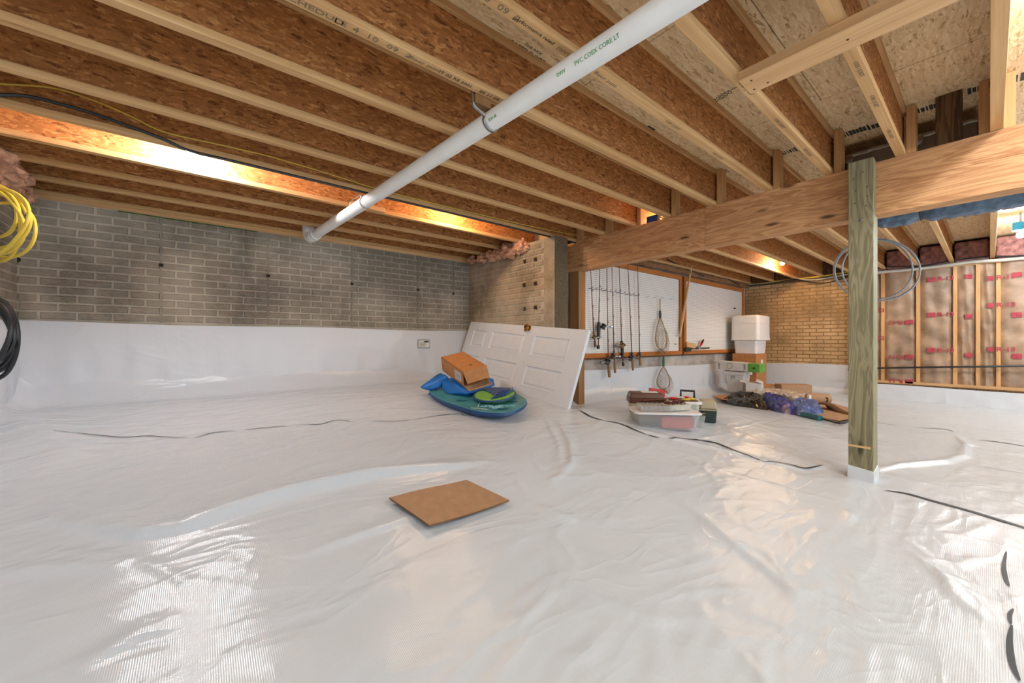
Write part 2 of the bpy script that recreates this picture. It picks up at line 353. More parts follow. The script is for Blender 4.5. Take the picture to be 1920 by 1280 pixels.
# ---------------------------------------------------------------- mesh builder
WL = {}
class MB:
    def __init__(s, M=None): s.v = []; s.f = []; s.mi = []; s.M = M; s.m = 0
    def add(s, vs, fs):
        o = len(s.v)
        for p in vs:
            p = Vector(p); s.v.append(s.M @ p if s.M is not None else p)
        for f in fs: s.f.append([i+o for i in f]); s.mi.append(s.m)
    def box(s, x0, x1, y0, y1, z0, z1):
        s.add([(x0, y0, z0), (x1, y0, z0), (x1, y1, z0), (x0, y1, z0), (x0, y0, z1), (x1, y0, z1), (x1, y1, z1), (x0, y1, z1)],
              [(0, 3, 2, 1), (4, 5, 6, 7), (0, 1, 5, 4), (1, 2, 6, 5), (2, 3, 7, 6), (3, 0, 4, 7)])
    def hexa(s, b, t):           # bottom 4 + top 4 points
        s.add(list(b)+list(t), [(0, 3, 2, 1), (4, 5, 6, 7), (0, 1, 5, 4), (1, 2, 6, 5), (2, 3, 7, 6), (3, 0, 4, 7)])
    def taper(s, x0, x1, y0, y1, z0, z1, d, r=0.0, n=4):   # rounded-corner tub, bottom inset by d
        def loop(xa, xb, ya, yb, z):
            if r <= 0: return [(xa, ya, z), (xb, ya, z), (xb, yb, z), (xa, yb, z)]
            o = []
            for cx, cy, a0 in ((xb-r, ya+r, -PI/2), (xb-r, yb-r, 0), (xa+r, yb-r, PI/2), (xa+r, ya+r, PI)):
                for k in range(n+1):
                    a = a0 + k*PI/2/n; o.append((cx+r*math.cos(a), cy+r*math.sin(a), z))
            return o
        B = loop(x0+d, x1-d, y0+d, y1-d, z0); T = loop(x0, x1, y0, y1, z1); k = len(B)
        s.add(B+T, [tuple(range(k))[::-1], tuple(range(k, 2*k))] + [(i, (i+1) % k, k+(i+1) % k, k+i) for i in range(k)])
    def tube(s, pts, r, n=8, cap=True, closed=False):
        pts = [Vector(p) for p in pts]; K = len(pts); vs = []; fs = []
        rr = r if isinstance(r, (list, tuple)) else [r]*K
        up = None
        for i, p in enumerate(pts):
            a = pts[(i-1) % K] if (i > 0 or closed) else p
            b = pts[(i+1) % K] if (i < K-1 or closed) else p
            t = (b-a)
            t = t.normalized() if t.length > 1e-9 else Vector((0, 0, 1))
            if up is None:
                up = Vector((0, 0, 1)) if abs(t.z) < 0.9 else Vector((1, 0, 0))
            u = (up - t*up.dot(t))
            u = u.normalized() if u.length > 1e-6 else t.orthogonal().normalized()
            up = u; w = t.cross(u)
            for k in range(n):
                an = 2*PI*k/n; vs.append(p + (u*math.cos(an)+w*math.sin(an))*rr[i])
        for i in range(K if closed else K-1):
            j = (i+1) % K
            for k in range(n):
                k2 = (k+1) % n; fs.append((i*n+k, i*n+k2, j*n+k2, j*n+k))
        if cap and not closed:
            fs.append(tuple(range(n))[::-1]); fs.append(tuple(range((K-1)*n, K*n)))
        s.add(vs, fs)
    def sphere(s, c, r, nu=12, nv=8, sc=(1, 1, 1)):
        vs = []; fs = []
        for i in range(nv+1):
            th = PI*i/nv
            for k in range(nu):
                a = 2*PI*k/nu
                vs.append((c[0]+r*sc[0]*math.sin(th)*math.cos(a), c[1]+r*sc[1]*math.sin(th)*math.sin(a), c[2]+r*sc[2]*math.cos(th)))
        for i in range(nv):
            for k in range(nu):
                fs.append((i*nu+k, (i+1)*nu+k, (i+1)*nu+(k+1) % nu, i*nu+(k+1) % nu))
        s.add(vs, fs)
    def lathe(s, c, prof, ax=(0, 0, 1), n=16):
        ax = Vector(ax).normalized(); u = ax.orthogonal().normalized(); w = ax.cross(u); vs = []; fs = []
        for r, h in prof:
            for k in range(n):
                a = 2*PI*k/n; vs.append(Vector(c)+ax*h+(u*math.cos(a)+w*math.sin(a))*r)
        for i in range(len(prof)-1):
            for k in range(n): fs.append((i*n+k, i*n+(k+1) % n, (i+1)*n+(k+1) % n, (i+1)*n+k))
        fs.append(tuple(range(n))[::-1]); fs.append(tuple(range((len(prof)-1)*n, len(prof)*n)))
        s.add(vs, fs)
    def prism(s, poly, dz):      # poly: list of 3D points, extruded along vector dz
        k = len(poly); dz = Vector(dz); P = [Vector(p) for p in poly]
        s.add(P+[p+dz for p in P], [tuple(range(k))[::-1], tuple(range(k, 2*k))] + [(i, (i+1) % k, k+(i+1) % k, k+i) for i in range(k)])
    def grid(s, fn, nu, nv):
        vs = [fn(i/nu, j/nv) for j in range(nv+1) for i in range(nu+1)]
        fs = [(j*(nu+1)+i, j*(nu+1)+i+1, (j+1)*(nu+1)+i+1, (j+1)*(nu+1)+i) for j in range(nv) for i in range(nu)]
        s.add(vs, fs)
    def mesh(s, name, mats, off=Vector((0, 0, 0)), smooth=False, fix=True):
        me = bpy.data.meshes.new(name)
        me.from_pydata([tuple(p-off) for p in s.v], [], s.f)
        for m in (mats if isinstance(mats, (list, tuple)) else [mats]): me.materials.append(m)
        me.polygons.foreach_set('material_index', s.mi)
        if fix:
            bm = bmesh.new(); bm.from_mesh(me); bmesh.ops.recalc_face_normals(bm, faces=bm.faces); bm.to_mesh(me); bm.free()
        if smooth:
            me.polygons.foreach_set('use_smooth', [True]*len(me.polygons))
            try: me.set_sharp_from_angle(angle=0.7)
            except Exception: pass
        me.update(); return me
    def build(s, name, mats, parent=None, smooth=False, bevel=0.0, fix=True, seg=2, origin=None):
        if parent is not None: off = WL[parent.name]
        else:
            if origin is None:
                xs = [p.x for p in s.v]; ys = [p.y for p in s.v]; zs = [p.z for p in s.v]
                origin = Vector(((min(xs)+max(xs))/2, (min(ys)+max(ys))/2, min(zs)))
            off = Vector(origin)
        o = bpy.data.objects.new(name, s.mesh(name, mats, off, smooth, fix)); COL.objects.link(o)
        if parent is not None: o.parent = parent
        else: o.location = off
        WL[o.name] = off
        if bevel:
            md = o.modifiers.new('bevel', 'BEVEL'); md.width = bevel; md.segments = seg; md.limit_method = 'ANGLE'; md.angle_limit = 0.6
        return o
def tag(o, label, cat, group=None):
    o['label'] = label; o['category'] = cat
    if group: o['group'] = group
    return o
def thing(name, label, cat, loc, group=None):
    o = bpy.data.objects.new(name, None); COL.objects.link(o); o.location = loc; o.empty_display_size = 0.05
    WL[o.name] = Vector(loc); return tag(o, label, cat, group)
def struct(o): o['kind'] = 'structure'; return o
def box_obj(name, mat, parent, *b, bevel=0.0):
    m = MB(); m.box(*b); return m.build(name, mat, parent, bevel=bevel)
def TRS(loc, yaw=0.0, pitch=0.0, roll=0.0):
    return Matrix.Translation(Vector(loc)) @ Matrix.Rotation(yaw, 4, 'Z') @ Matrix.Rotation(pitch, 4, 'Y') @ Matrix.Rotation(roll, 4, 'X')
def basis(o, u, v, w):
    u, v, w = Vector(u).normalized(), Vector(v).normalized(), Vector(w).normalized()
    return Matrix(((u.x, v.x, w.x, o[0]), (u.y, v.y, w.y, o[1]), (u.z, v.z, w.z, o[2]), (0, 0, 0, 1)))
def text_obj(name, txt, size, M, mat, parent, sx=1.0, depth=0.0004, off=0.0):
    cu = bpy.data.curves.new('lettering', 'FONT'); cu.body = txt; cu.size = size; cu.extrude = depth; cu.offset = off; cu.resolution_u = 2
    cu.align_x = 'CENTER'; cu.align_y = 'CENTER'
    t = bpy.data.objects.new('lettering_tmp', cu)
    me = bpy.data.meshes.new_from_object(t)
    me.transform(Matrix.Translation(-WL[parent.name]) @ M @ Matrix.Diagonal((sx, 1, 1, 1)))
    me.materials.clear(); me.materials.append(mat)
    o = bpy.data.objects.new(name, me); COL.objects.link(o); o.parent = parent
    bpy.data.objects.remove(t); bpy.data.curves.remove(cu)
    WL[o.name] = WL[parent.name]
    return o
def smooth_path(pts, n=6):
    P = [Vector(p) for p in pts]; out = []
    for i in range(len(P)-1):
        p0 = P[max(i-1, 0)]; p1 = P[i]; p2 = P[i+1]; p3 = P[min(i+2, len(P)-1)]
        for k in range(n):
            t = k/n
            out.append(0.5*((2*p1)+(p2-p0)*t+(2*p0-5*p1+4*p2-p3)*t*t+(3*p1-p0-3*p2+p3)*t*t*t))
    out.append(P[-1]); return out

# ================================================================ FLOOR LINER
def ridge(Xg, Yg, Zg, pts, A, wf, wb, taper=True):
    """raise a fold along a plan polyline; wf = width on the camera side, wb = beyond"""
    P = np.array([[p[0], p[1]] for p in pts])
    lo = P.min(0)-3.2*max(wf, wb); hi = P.max(0)+3.2*max(wf, wb)
    ii = np.where((xs >= lo[0]) & (xs <= hi[0]))[0]; jj = np.where((ys >= lo[1]) & (ys <= hi[1]))[0]
    if len(ii) == 0 or len(jj) == 0: return
    sl = np.ix_(jj, ii)
    X = Xg[sl]; Y = Yg[sl]
    best = np.full(X.shape, 1e9); sgn = np.zeros(X.shape); par = np.zeros(X.shape)
    seg = np.linalg.norm(np.diff(P, axis=0), axis=1); cum = np.concatenate([[0], np.cumsum(seg)]); tot = cum[-1]
    for k in range(len(P)-1):
        a, b = P[k], P[k+1]; d = b-a; l2 = d@d+1e-12
        t = np.clip(((X-a[0])*d[0]+(Y-a[1])*d[1])/l2, 0, 1)
        qx = a[0]+t*d[0]; qy = a[1]+t*d[1]
        ds = np.hypot(X-qx, Y-qy); m = ds < best
        best = np.where(m, ds, best); par = np.where(m, (cum[k]+t*seg[k])/tot, par)
        near = (X*X+Y*Y) < (qx*qx+qy*qy)
        sgn = np.where(m, near, sgn)
    w = np.where(sgn > 0, wf, wb)
    amp = A*np.sin(PI*np.clip(par, 0.02, 0.98))**0.6 if taper else A
    Zg[sl] += amp*np.exp(-(best/w)**2)
STEP = 0.0145
xs = np.arange(X_END, X_FAR+0.03, STEP); ys = np.arange(Y_OPEN, Y_LEFT+0.001, STEP)
ys[-1] = Y_LEFT
Xg, Yg = np.meshgrid(xs, ys)
Zg = floorz(Xg, Yg)
rng = np.random.default_rng(5)
def fbm(X, Y, s, seed):
    r = np.random.default_rng(seed); out = np.zeros_like(X)
    for k in range(10):
        a = r.uniform(0, 2*PI); f = s*r.uniform(0.6, 1.7); out += np.sin((X*np.cos(a)+Y*np.sin(a))*f + r.uniform(0, 6.28) + 0.8*np.sin((X*np.sin(a)-Y*np.cos(a))*f*0.6))
    return out/10
Zg += 0.012*fbm(Xg, Yg, 3.6, 1) + 0.0022*fbm(Xg, Yg, 9.0, 2) + 0.0004*fbm(Xg, Yg, 24.0, 3)
FOLDS = [
    ([(95, 975), (180, 992), (265, 1006), (340, 995), (430, 962), (540, 928), (700, 892), (900, 868)], 0.045, 0.028, 0.085),
    ([(560, 1040), (660, 1010), (760, 975), (860, 950)], 0.010, 0.014, 0.05),
    ([(0, 1070), (150, 1066), (240, 1068)], 0.012, 0.02, 0.05),
    ([(0, 775), (70, 815), (120, 850), (60, 900)], 0.040, 0.10, 0.14),
    ([(1045, 785), (1068, 830), (1072, 870), (1040, 905)], 0.018, 0.018, 0.035),
    ([(1020, 780), (1050, 840), (1050, 880)], 0.012, 0.015, 0.03),
    ([(1000, 945), (1040, 965), (1085, 980)], 0.014, 0.02, 0.05),
    ([(1605, 892), (1690, 872), (1770, 866), (1810, 855), (1812, 835), (1790, 815)], 0.022, 0.02, 0.05),
    ([(1080, 770), (1170, 800), (1260, 822), (1380, 850), (1500, 882), (1580, 868)], 0.012, 0.02, 0.06),
    ([(1260, 930), (1330, 985), (1430, 1060), (1500, 1120)], 0.010, 0.02, 0.05),
    ([(1690, 1030), (1760, 1070), (1790, 1120), (1860, 1170)], 0.012, 0.02, 0.04),
    ([(1680, 1000), (1750, 1050), (1800, 1060), (1850, 1045)], 0.008, 0.012, 0.03),
    ([(1020, 1060), (1120, 1130), (1220, 1170), (1330, 1165)], 0.007, 0.02, 0.04),
    ([(120, 1270), (260, 1190), (340, 1170)], 0.010, 0.02, 0.05),
    ([(1380, 1020), (1440, 1040), (1480, 1090)], 0.007, 0.012, 0.03),
]
for pl, A, wf, wb in FOLDS:
    ridge(Xg, Yg, Zg, [gp(x, y) for x, y in pl], A, wf, wb)
for k in range(95):
    x = rng.uniform(-0.9, 7.5); y = rng.uniform(-0.4, 4.2) if x < 2.9 else rng.uniform(-0.6, 3.0)
    a = rng.uniform(0, 2*PI); ln = rng.uniform(0.15, 0.75); pts = [(x, y)]
    for q in range(4):
        a += rng.uniform(-0.35, 0.35); x += math.cos(a)*ln/4; y += math.sin(a)*ln/4; pts.append((x, y))
    ridge(Xg, Yg, Zg, pts, rng.uniform(0.0015, 0.006), rng.uniform(0.010, 0.022), rng.uniform(0.012, 0.035))
for k in range(75):      # finer creases in the near foreground at the right
    x = rng.uniform(0.7, 3.0); y = rng.uniform(-0.5, 1.7); a = rng.uniform(-0.9, 0.5) + (0 if rng.random() < 0.7 else 1.3); ln = rng.uniform(0.10, 0.40); pts = [(x, y)]
    for q in range(4):
        a += rng.uniform(-0.5, 0.5); x += math.cos(a)*ln/4; y += math.sin(a)*ln/4; pts.append((x, y))
    ridge(Xg, Yg, Zg, pts, rng.uniform(0.002, 0.0055), rng.uniform(0.010, 0.018), rng.uniform(0.012, 0.028))
# calm ground where things stand
def calm(cx, cy, r, keep=0.25):
    k = np.exp(-(((Xg-cx)**2+(Yg-cy)**2)/(r*r))**2)*(1-keep)
    Zg[:] = Zg*(1-k) + (floorz(Xg, Yg)-0.004)*k
for cx, cy, r in ((3.3, 1.95, 0.45), (1.9, 2.75, 0.55), (7.2, 2.3, 1.1), (6.2, 1.5, 0.9), (3.36, 0.52, 0.16)): calm(cx, cy, r)
def surf(x, y):
    i = min(max(int(round((x-xs[0])/STEP)), 0), len(xs)-1); j = min(max(int(round((y-ys[0])/STEP)), 0), len(ys)-1)
    return float(Zg[j, i])
def sp(px, py, up=0.0):          # point of the liner surface seen at a pixel
    z = gp(px, py).z
    for _ in range(20):
        p = onZ(px, py, z+up); z = 0.5*z+0.5*surf(p.x, p.y)
    return onZ(px, py, z+up)
nx, ny = len(xs), len(ys)
fm = MB(); verts = np.stack([Xg.ravel(), Yg.ravel(), Zg.ravel()], 1)
I, J = np.meshgrid(np.arange(nx-1), np.arange(ny-1)); q = (J*nx+I)
quads = np.stack([q, q+1, q+nx+1, q+nx], -1).reshape(-1, 4)
cx = Xg[:-1, :-1].ravel(); cy = Yg[:-1, :-1].ravel()
keep = ~((cx > X_PIER+0.16) & (cy > Y_PEG+0.005)); keep &= ~((cx > X_PIER+0.01) & (cy > Y_PEG+0.05))
quads = quads[keep]
me = bpy.data.meshes.new('floor'); me.from_pydata(verts.tolist(), [], quads.tolist()); me.materials.append(MAT['liner'])
me.polygons.foreach_set('use_smooth', [True]*len(me.polygons)); me.update()
floor = bpy.data.objects.new('floor', me); COL.objects.link(floor); WL['floor'] = Vector((0, 0, 0)); struct(floor)

SEAMS = [  # dark slits where the sheets overlap: pixel path and widths in metres
    ([(100, 808), (160, 814), (230, 820), (280, 818), (350, 822)], 0.008), ([(365, 821), (400, 812), (440, 808)], 0.008),
    ([(460, 806), (500, 802), (540, 799)], 0.008), ([(560, 796), (600, 796), (630, 788), (665, 792)], 0.007),
    ([(690, 789), (740, 790), (775, 786)], 0.007), ([(775, 787), (820, 780), (862, 776), (870, 779), (900, 777)], 0.007),
    ([(1086, 769), (1105, 780), (1132, 789)], 0.016), ([(1134, 789), (1160, 794), (1190, 806), (1212, 815)], 0.014),
    ([(1215, 816), (1236, 821)], 0.014), ([(1254, 822), (1300, 824), (1340, 830), (1380, 846), (1424, 863)], 0.017),
    ([(1430, 865), (1480, 871), (1510, 878), (1542, 872)], 0.014), ([(1640, 791), (1680, 798)], 0.008), ([(1720, 802), (1765, 804), (1790, 810)], 0.010),
    ([(1660, 920), (1700, 926), (1750, 940), (1830, 962), (1920, 990), (2000, 1020)], 0.022), ([(1836, 825), (1880, 830), (1935, 839)], 0.016),
    ([(1887, 1035), (1882, 1062), (1886, 1086), (1892, 1100)], 0.009), ([(1900, 1143), (1893, 1155), (1896, 1172)], 0.007),
    ([(1897, 1173), (1893, 1205), (1898, 1245), (1912, 1278)], 0.010), ([(1820, 873), (1870, 880), (1930, 890)], 0.004),
    ([(1300, 823), (1345, 831)], 0.010),
]
def ribbon(path, w, parent, mat, up=0.004):
    P = smooth_path([sp(x, y) for x, y in path], 6); mb = MB(); vs = []; fs = []; K = len(P)
    for i, p in enumerate(P):
        t = (P[min(i+1, K-1)]-P[max(i-1, 0)]); t.z = 0; t.normalize(); nrm = Vector((-t.y, t.x, 0))
        ww = 0.5*w*(0.15+0.85*math.sin(PI*min(max(i/(K-1), 0.02), 0.98))**0.7)
        a = p+nrm*ww; b = p-nrm*ww
        vs += [Vector((a.x, a.y, max(surf(a.x, a.y), p.z)+up)), Vector((b.x, b.y, max(surf(b.x, b.y), p.z)+up))]
    for i in range(K-1): fs.append((2*i, 2*i+1, 2*i+3, 2*i+2))
    mb.add(vs, fs)
    return mb.build('liner_seam', mat, parent, smooth=True)
for path, w in SEAMS: ribbon(path, w*1.45, floor, MAT['seam'])

# ================================================================ WALLS
BL, BHT = 0.2032, 0.0678
def brick_meshes(mat, n=5, normal='-Y', length=BL, seed=0):
    """proud brick faces, cast in concrete: 10 triangles each, local origin at the brick's low corner"""
    out = []; r = random.Random(seed)
    for k in range(n):
        mb = MB(); g = 0.007; d = 0.007+0.003*r.random(); e = 0.004
        j = lambda: r.uniform(-0.0018, 0.0018)
        if normal == '-Y':
            P = lambda u, v, w: (u, -w, v)
        else:
            P = lambda u, v, w: (-w, u, v)
        b = [P(g+j(), g+j(), -0.002), P(length-g+j(), g+j(), -0.002), P(length-g+j(), BHT-g+j(), -0.002), P(g+j(), BHT-g+j(), -0.002)]
        t = [P(g+e+j(), g+e+j(), d), P(length-g-e+j(), g+e+j(), d), P(length-g-e+j(), BHT-g-e+j(), d), P(g+e+j(), BHT-g-e+j(), d)]
        mb.add(b+t, [(4, 5, 6, 7), (0, 1, 5, 4), (1, 2, 6, 5), (2, 3, 7, 6), (3, 0, 4, 7)])
        out.append(mb.mesh('brick', mat))
    return out
def lay(parent, meshes, half, plane, u0, u1, z0, z1, axis, offs=0.0, cut=0.05, seams=()):
    r = random.Random(3); row = 0; z = z0
    org = WL[parent.name]
    while z + BHT*0.6 < z1:
        u = u0 - BL + offs + (BL/2 if row % 2 else 0)
        while u < u1:
            a, b = max(u, u0), min(u+BL, u1)
            if b-a > cut:
                full = (b-a) > BL*0.93
                src = r.choice(meshes if full else half)
                o = bpy.data.objects.new('brick', src); COL.objects.link(o); o.parent = parent
                s = 1.0 if full else (b-a)/(BL/2)
                if axis == 'X': o.location = Vector((a, plane, z))-org; o.scale = (s, 1, 1)
                else: o.location = Vector((plane, a, z))-org; o.scale = (1, s, 1)
            u += BL
        z += BHT; row += 1
ZT = H-0.036                    # top of the concrete
def wall(name, mat, *b):
    m = MB(); m.box(*b); return struct(m.build(name, mat, None, origin=(b[0], b[2], b[4])))
wl = wall('wall_left', MAT['mortarL'], X_END-0.2, X_PIER+0.2, Y_LEFT, Y_LEFT+0.2, -0.1, ZT)
bm_ = brick_meshes(MAT['brickL'], 5, '-Y', BL, 1); bh_ = brick_meshes(MAT['brickL'], 3, '-Y', BL/2, 2)
lay(wl, bm_, bh_, Y_LEFT, X_END, X_PIER, ZT-14*BHT, ZT, 'X', offs=0.111)
for px, py in ((302, 497), (503, 517), (660, 532), (784, 543), (850, 550), (33, 487)):
    p = onY(px, py, Y_LEFT-0.006); mb = MB(); mb.lathe((p.x, Y_LEFT-0.004, p.z), [(0.020, 0), (0.017, 0.006), (0.008, 0.011)], (0, -1, 0), 8); mb.build('tie_hole', MAT['hole'], wl)
for px in (302, 503, 660, 784, 850):
    p = onY(px, 500, Y_LEFT); box_obj('form_seam', MAT['brickL'], wl, p.x-0.006, p.x+0.006, Y_LEFT-0.011, Y_LEFT, ZT-14*BHT, ZT)
mb = MB(); mb.box(-0.55, 0.45, Y_LEFT-0.012, Y_LEFT, ZT-0.009, ZT-0.002); mb.build('marker_line', MAT['greenline'], wl)
we = wall('wall_end', MAT['mortarL'], X_END-0.2, X_END, Y_OPEN, Y_LEFT, -0.1, ZT)
bm2 = brick_meshes(MAT['brickL'], 4, '+X', BL, 4); bh2 = brick_meshes(MAT['brickL'], 2, '+X', BL/2, 5)
for me_ in bm2+bh2: me_.transform(Matrix.Scale(-1, 4, (1, 0, 0))); me_.flip_normals()
lay(we, bm2, bh2, X_END, 3.2, Y_LEFT, ZT-14*BHT, ZT, 'Y')
# stub wall
wp = wall('wall_center', MAT['mortarP'], X_PIER, X_PIER+0.20, Y_PIER, Y_LEFT, -0.1, ZT+0.03)
bm3 = brick_meshes(MAT['brickP'], 5, '-X', BL, 6); bh3 = brick_meshes(MAT['brickP'], 3, '-X', BL/2, 7)
lay(wp, bm3, bh3, X_PIER, Y_PIER+0.16, Y_LEFT, ZT-17*BHT, ZT-BHT*0.2, 'Y', offs=0.05)
m = MB()                        # rough aggregate end of the stub wall
def agg(u, v):
    x = X_PIER+0.2*u; z = C-0.7+(ZT+0.03-C+0.7)*v
    return (x, Y_PIER-0.004-0.010*random.random()*(0 < u < 1), z)
m.grid(agg, 9, 70); m.build('rough_end_face', MAT['aggr'], wp)
m = MB()
def agg2(u, v): 
    y = Y_PIER-0.004+0.165*u; z = C-0.3+(ZT+0.03-C+0.3)*v
    return (X_PIER-0.003-0.006*random.random()*(0 < u < 1), y, z)
m.grid(agg2, 10, 60); m.build('rough_edge_face', MAT['brickP'], wp)
# wall behind the pegboards
wb = wall('wall_back', MAT['grey'], X_PIER+0.2, X_FAR+0.2, Y_PEG, Y_PEG+0.2, -0.1, ZT)
# far brick wall
YB = 1.44
wr = wall('wall_right', MAT['mortarF'], X_FAR, X_FAR+0.2, YB, Y_PEG, -0.1, ZT)
bm4 = brick_meshes(MAT['brickF'], 5, '-X', BL, 8); bh4 = brick_meshes(MAT['brickF'], 3, '-X', BL/2, 9)
lay(wr, bm4, bh4, X_FAR, YB, Y_PEG, 0.46, ZT, 'Y', offs=0.03)
# framed and insulated wall
XS = 8.55
wf = wall('wall_far', MAT['lumDark'], X_FAR-0.04, X_FAR+0.1, Y_OPEN, YB, -0.1, H-0.02)
PB, PT = C-0.665, C+1.135
box_obj('bottom_plate', MAT['lumY'], wf, XS, X_FAR-0.04, Y_OPEN, YB, PB, PB+0.04)
box_obj('top_plate', MAT['lumY'], wf, XS, X_FAR-0.04, Y_OPEN, YB, PT-0.045, PT-0.003)
box_obj('low_curb', MAT['grey'], wf, XS-0.03, X_FAR-0.04, Y_OPEN, YB, -0.1, PB-0.03)
box_obj('sill_board', MAT['lumDark'], wf, XS-0.045, X_FAR-0.04, Y_OPEN, YB, PB-0.03, PB)
SY = [1.40, 1.086, 0.692, 0.319, 0.106, -0.073, -0.48]
for y in SY:
    box_obj('stud', MAT['lumZ'], wf, XS, XS+0.09, y-0.02, y+0.02, PB+0.04, PT-0.045)
def batt(y0, y1, seed):
    r = random.Random(seed); ph = [r.uniform(0, 6.28) for _ in range(6)]
    m = MB(); h = PT-PB-0.085
    def fn(u, v):
        y = y1+(y0-y1)*u; z = PB+0.04+h*v
        e = min(u, 1-u)*(y1-y0)
        x = XS+0.05 - 0.028*min(1, e/0.05) - 0.010*math.sin(9*v*h+ph[0])*math.sin(PI*u) - 0.006*math.sin(23*v*h+ph[1]+5*u) - 0.005*math.sin(14*u+ph[2]+6*v)
        return (x, y, z)
    m.grid(fn, 14, 60)
    return m.build('insulation_batt', MAT['kraft'], wf, smooth=True)
def batt_x(): return XS+0.004
MXF = Matrix(((0, 0, -1, 0), (-1, 0, 0, 0), (0, 1, 0, 0), (0, 0, 0, 1)))   # text reading left to right seen from -X side
for i in range(len(SY)-1):
    y1, y0 = SY[i]-0.02, SY[i+1]+0.02
    b = batt(y0, y1, i); w = y1-y0; yc = (y0+y1)/2
    flip = (i == 1)
    zs_ = {0: [0.5, 0.05], 1: [0.30, -0.24, -0.62], 2: [0.93, 0.40, -0.13], 3: [0.93, 0.36, -0.2], 4: [0.88, 0.5, -0.11], 5: [0.90, 0.36, -0.20]}[i]
    for z in zs_:
        pm = MB(); bw = min(0.085, w*0.4)
        yb = yc + (0.5*w-0.06-bw*0.5)*(1 if not flip else -1) if w > 0.2 else yc-0.02
        if w > 0.2 and not flip: yb = yc+0.05
        if flip: yb = yc-0.10
        pm.box(batt_x()-0.004, batt_x()+0.02, yb-bw/2, yb+bw/2, C+z-0.032, C+z+0.032); pm.build('printed_mark', MAT['redink'], b)
        if w > 0.2 or i == 4:
            yt = yb - (bw/2+0.105)*(1 if not flip else -1)
            M = Matrix.Translation((batt_x()-0.004, yt, C+z)) @ MXF
            if flip: M = M @ Matrix.Rotation(PI, 4, 'Z')
            text_obj('printed_rating', 'R-13', 0.082, M, MAT['redink'], b, sx=1.05, depth=0.002, off=0.0025)

# liner turned up the walls
def skirt(name, a, b, z0a, z0b, z1a, z1b, nrm, seed):
    r = random.Random(seed); a = Vector(a); b = Vector(b); nrm = Vector(nrm); ln = (b-a).length; ph = [r.uniform(0, 6.28) for _ in range(8)]
    nu = max(8, int(ln/0.035)); nv = 22; m = MB()
    def fn(u, v):
        p = a.lerp(b, u); z0 = z0a+(z0b-z0a)*u; z1 = z1a+(z1b-z1a)*u; z = z0+(z1-z0)*v
        d = 0.010+0.007*(1-v)*(1+math.sin(7*u*ln+ph[0]+3*v)*0.6+0.5*math.sin(17*u*ln+ph[1]-5*v)) + 0.004*(1-v)*math.sin(31*u*ln+ph[2]+2*v)
        q = p+nrm*d; return (q.x, q.y, z + (0.006*math.sin(3*u*ln+ph[3]) if v == 1 else 0))
    m.grid(fn, nu, nv)
    o = m.build(name, MAT['liner_wall'], None, smooth=True); return struct(o)
ZL = C+0.157
bl = skirt('baseboard_left', (X_END, Y_LEFT-0.012, 0), (X_PIER, Y_LEFT-0.012, 0), 0.4, 0.4, ZL, ZL-0.012, (0, -1, 0), 1)
skirt('baseboard_end', (X_END+0.012, Y_OPEN, 0), (X_END+0.012, Y_LEFT, 0), 0.0, 0.4, ZL, ZL, (1, 0, 0), 2)
skirt('baseboard_center', (X_PIER-0.010, Y_PIER+0.02, 0), (X_PIER-0.010, Y_LEFT, 0), 0.15, 0.35, C-0.12, C+0.0, (-1, 0, 0), 3)
skirt('baseboard_back', (X_PIER+0.22, Y_PEG, 0), (X_FAR, Y_PEG, 0), 0.1, -0.05, C-0.355, C-0.42, (0, -1, 0), 4)
skirt('baseboard_right', (X_FAR-0.012, YB-0.05, 0), (X_FAR-0.012, Y_PEG, 0), -0.05, -0.05, C-0.405, C-0.42, (-1, 0, 0), 5)
skirt('baseboard_far', (XS-0.05, Y_OPEN, 0), (XS-0.05, YB, 0), -0.05, -0.05, PB-0.02, PB-0.02, (-1, 0, 0), 6)
# printed sticker on the liner of the brick wall
q0 = onY(783.5, 636.5, Y_LEFT-0.035); q1 = onY(806, 652, Y_LEFT-0.035)
st = thing('liner_label', 'small white printed label with grey border stuck on the white wall liner', 'label', (q0.x, Y_LEFT-0.034, q1.z))
m = MB(); m.box(q0.x, q1.x, Y_LEFT-0.036, Y_LEFT-0.032, q1.z, q0.z); m.build('border', plain('grey green border', s2l(112, 122, 116), 0.5), st)
wd = q1.x-q0.x; ht = q0.z-q1.z
m = MB(); m.box(q0.x+0.007, q1.x-0.007, Y_LEFT-0.038, Y_LEFT-0.0355, q1.z+0.007, q0.z-0.007); m.build('paper', plain('label paper', s2l(210, 210, 204), 0.5), st)
m = MB(); m.box(q0.x+wd*0.5, q1.x-0.02, Y_LEFT-0.040, Y_LEFT-0.0375, q0.z-ht*0.32, q0.z-ht*0.16); m.build('logo_block', MAT['seam'], st)
m = MB()
for k in range(4): m.box(q0.x+wd*0.15, q0.x+wd*(0.55+0.08*(k % 2)), Y_LEFT-0.040, Y_LEFT-0.0375, q0.z-ht*(0.42+0.12*k), q0.z-ht*(0.38+0.12*k))
m.build('print_lines', MAT['ink2'], st)

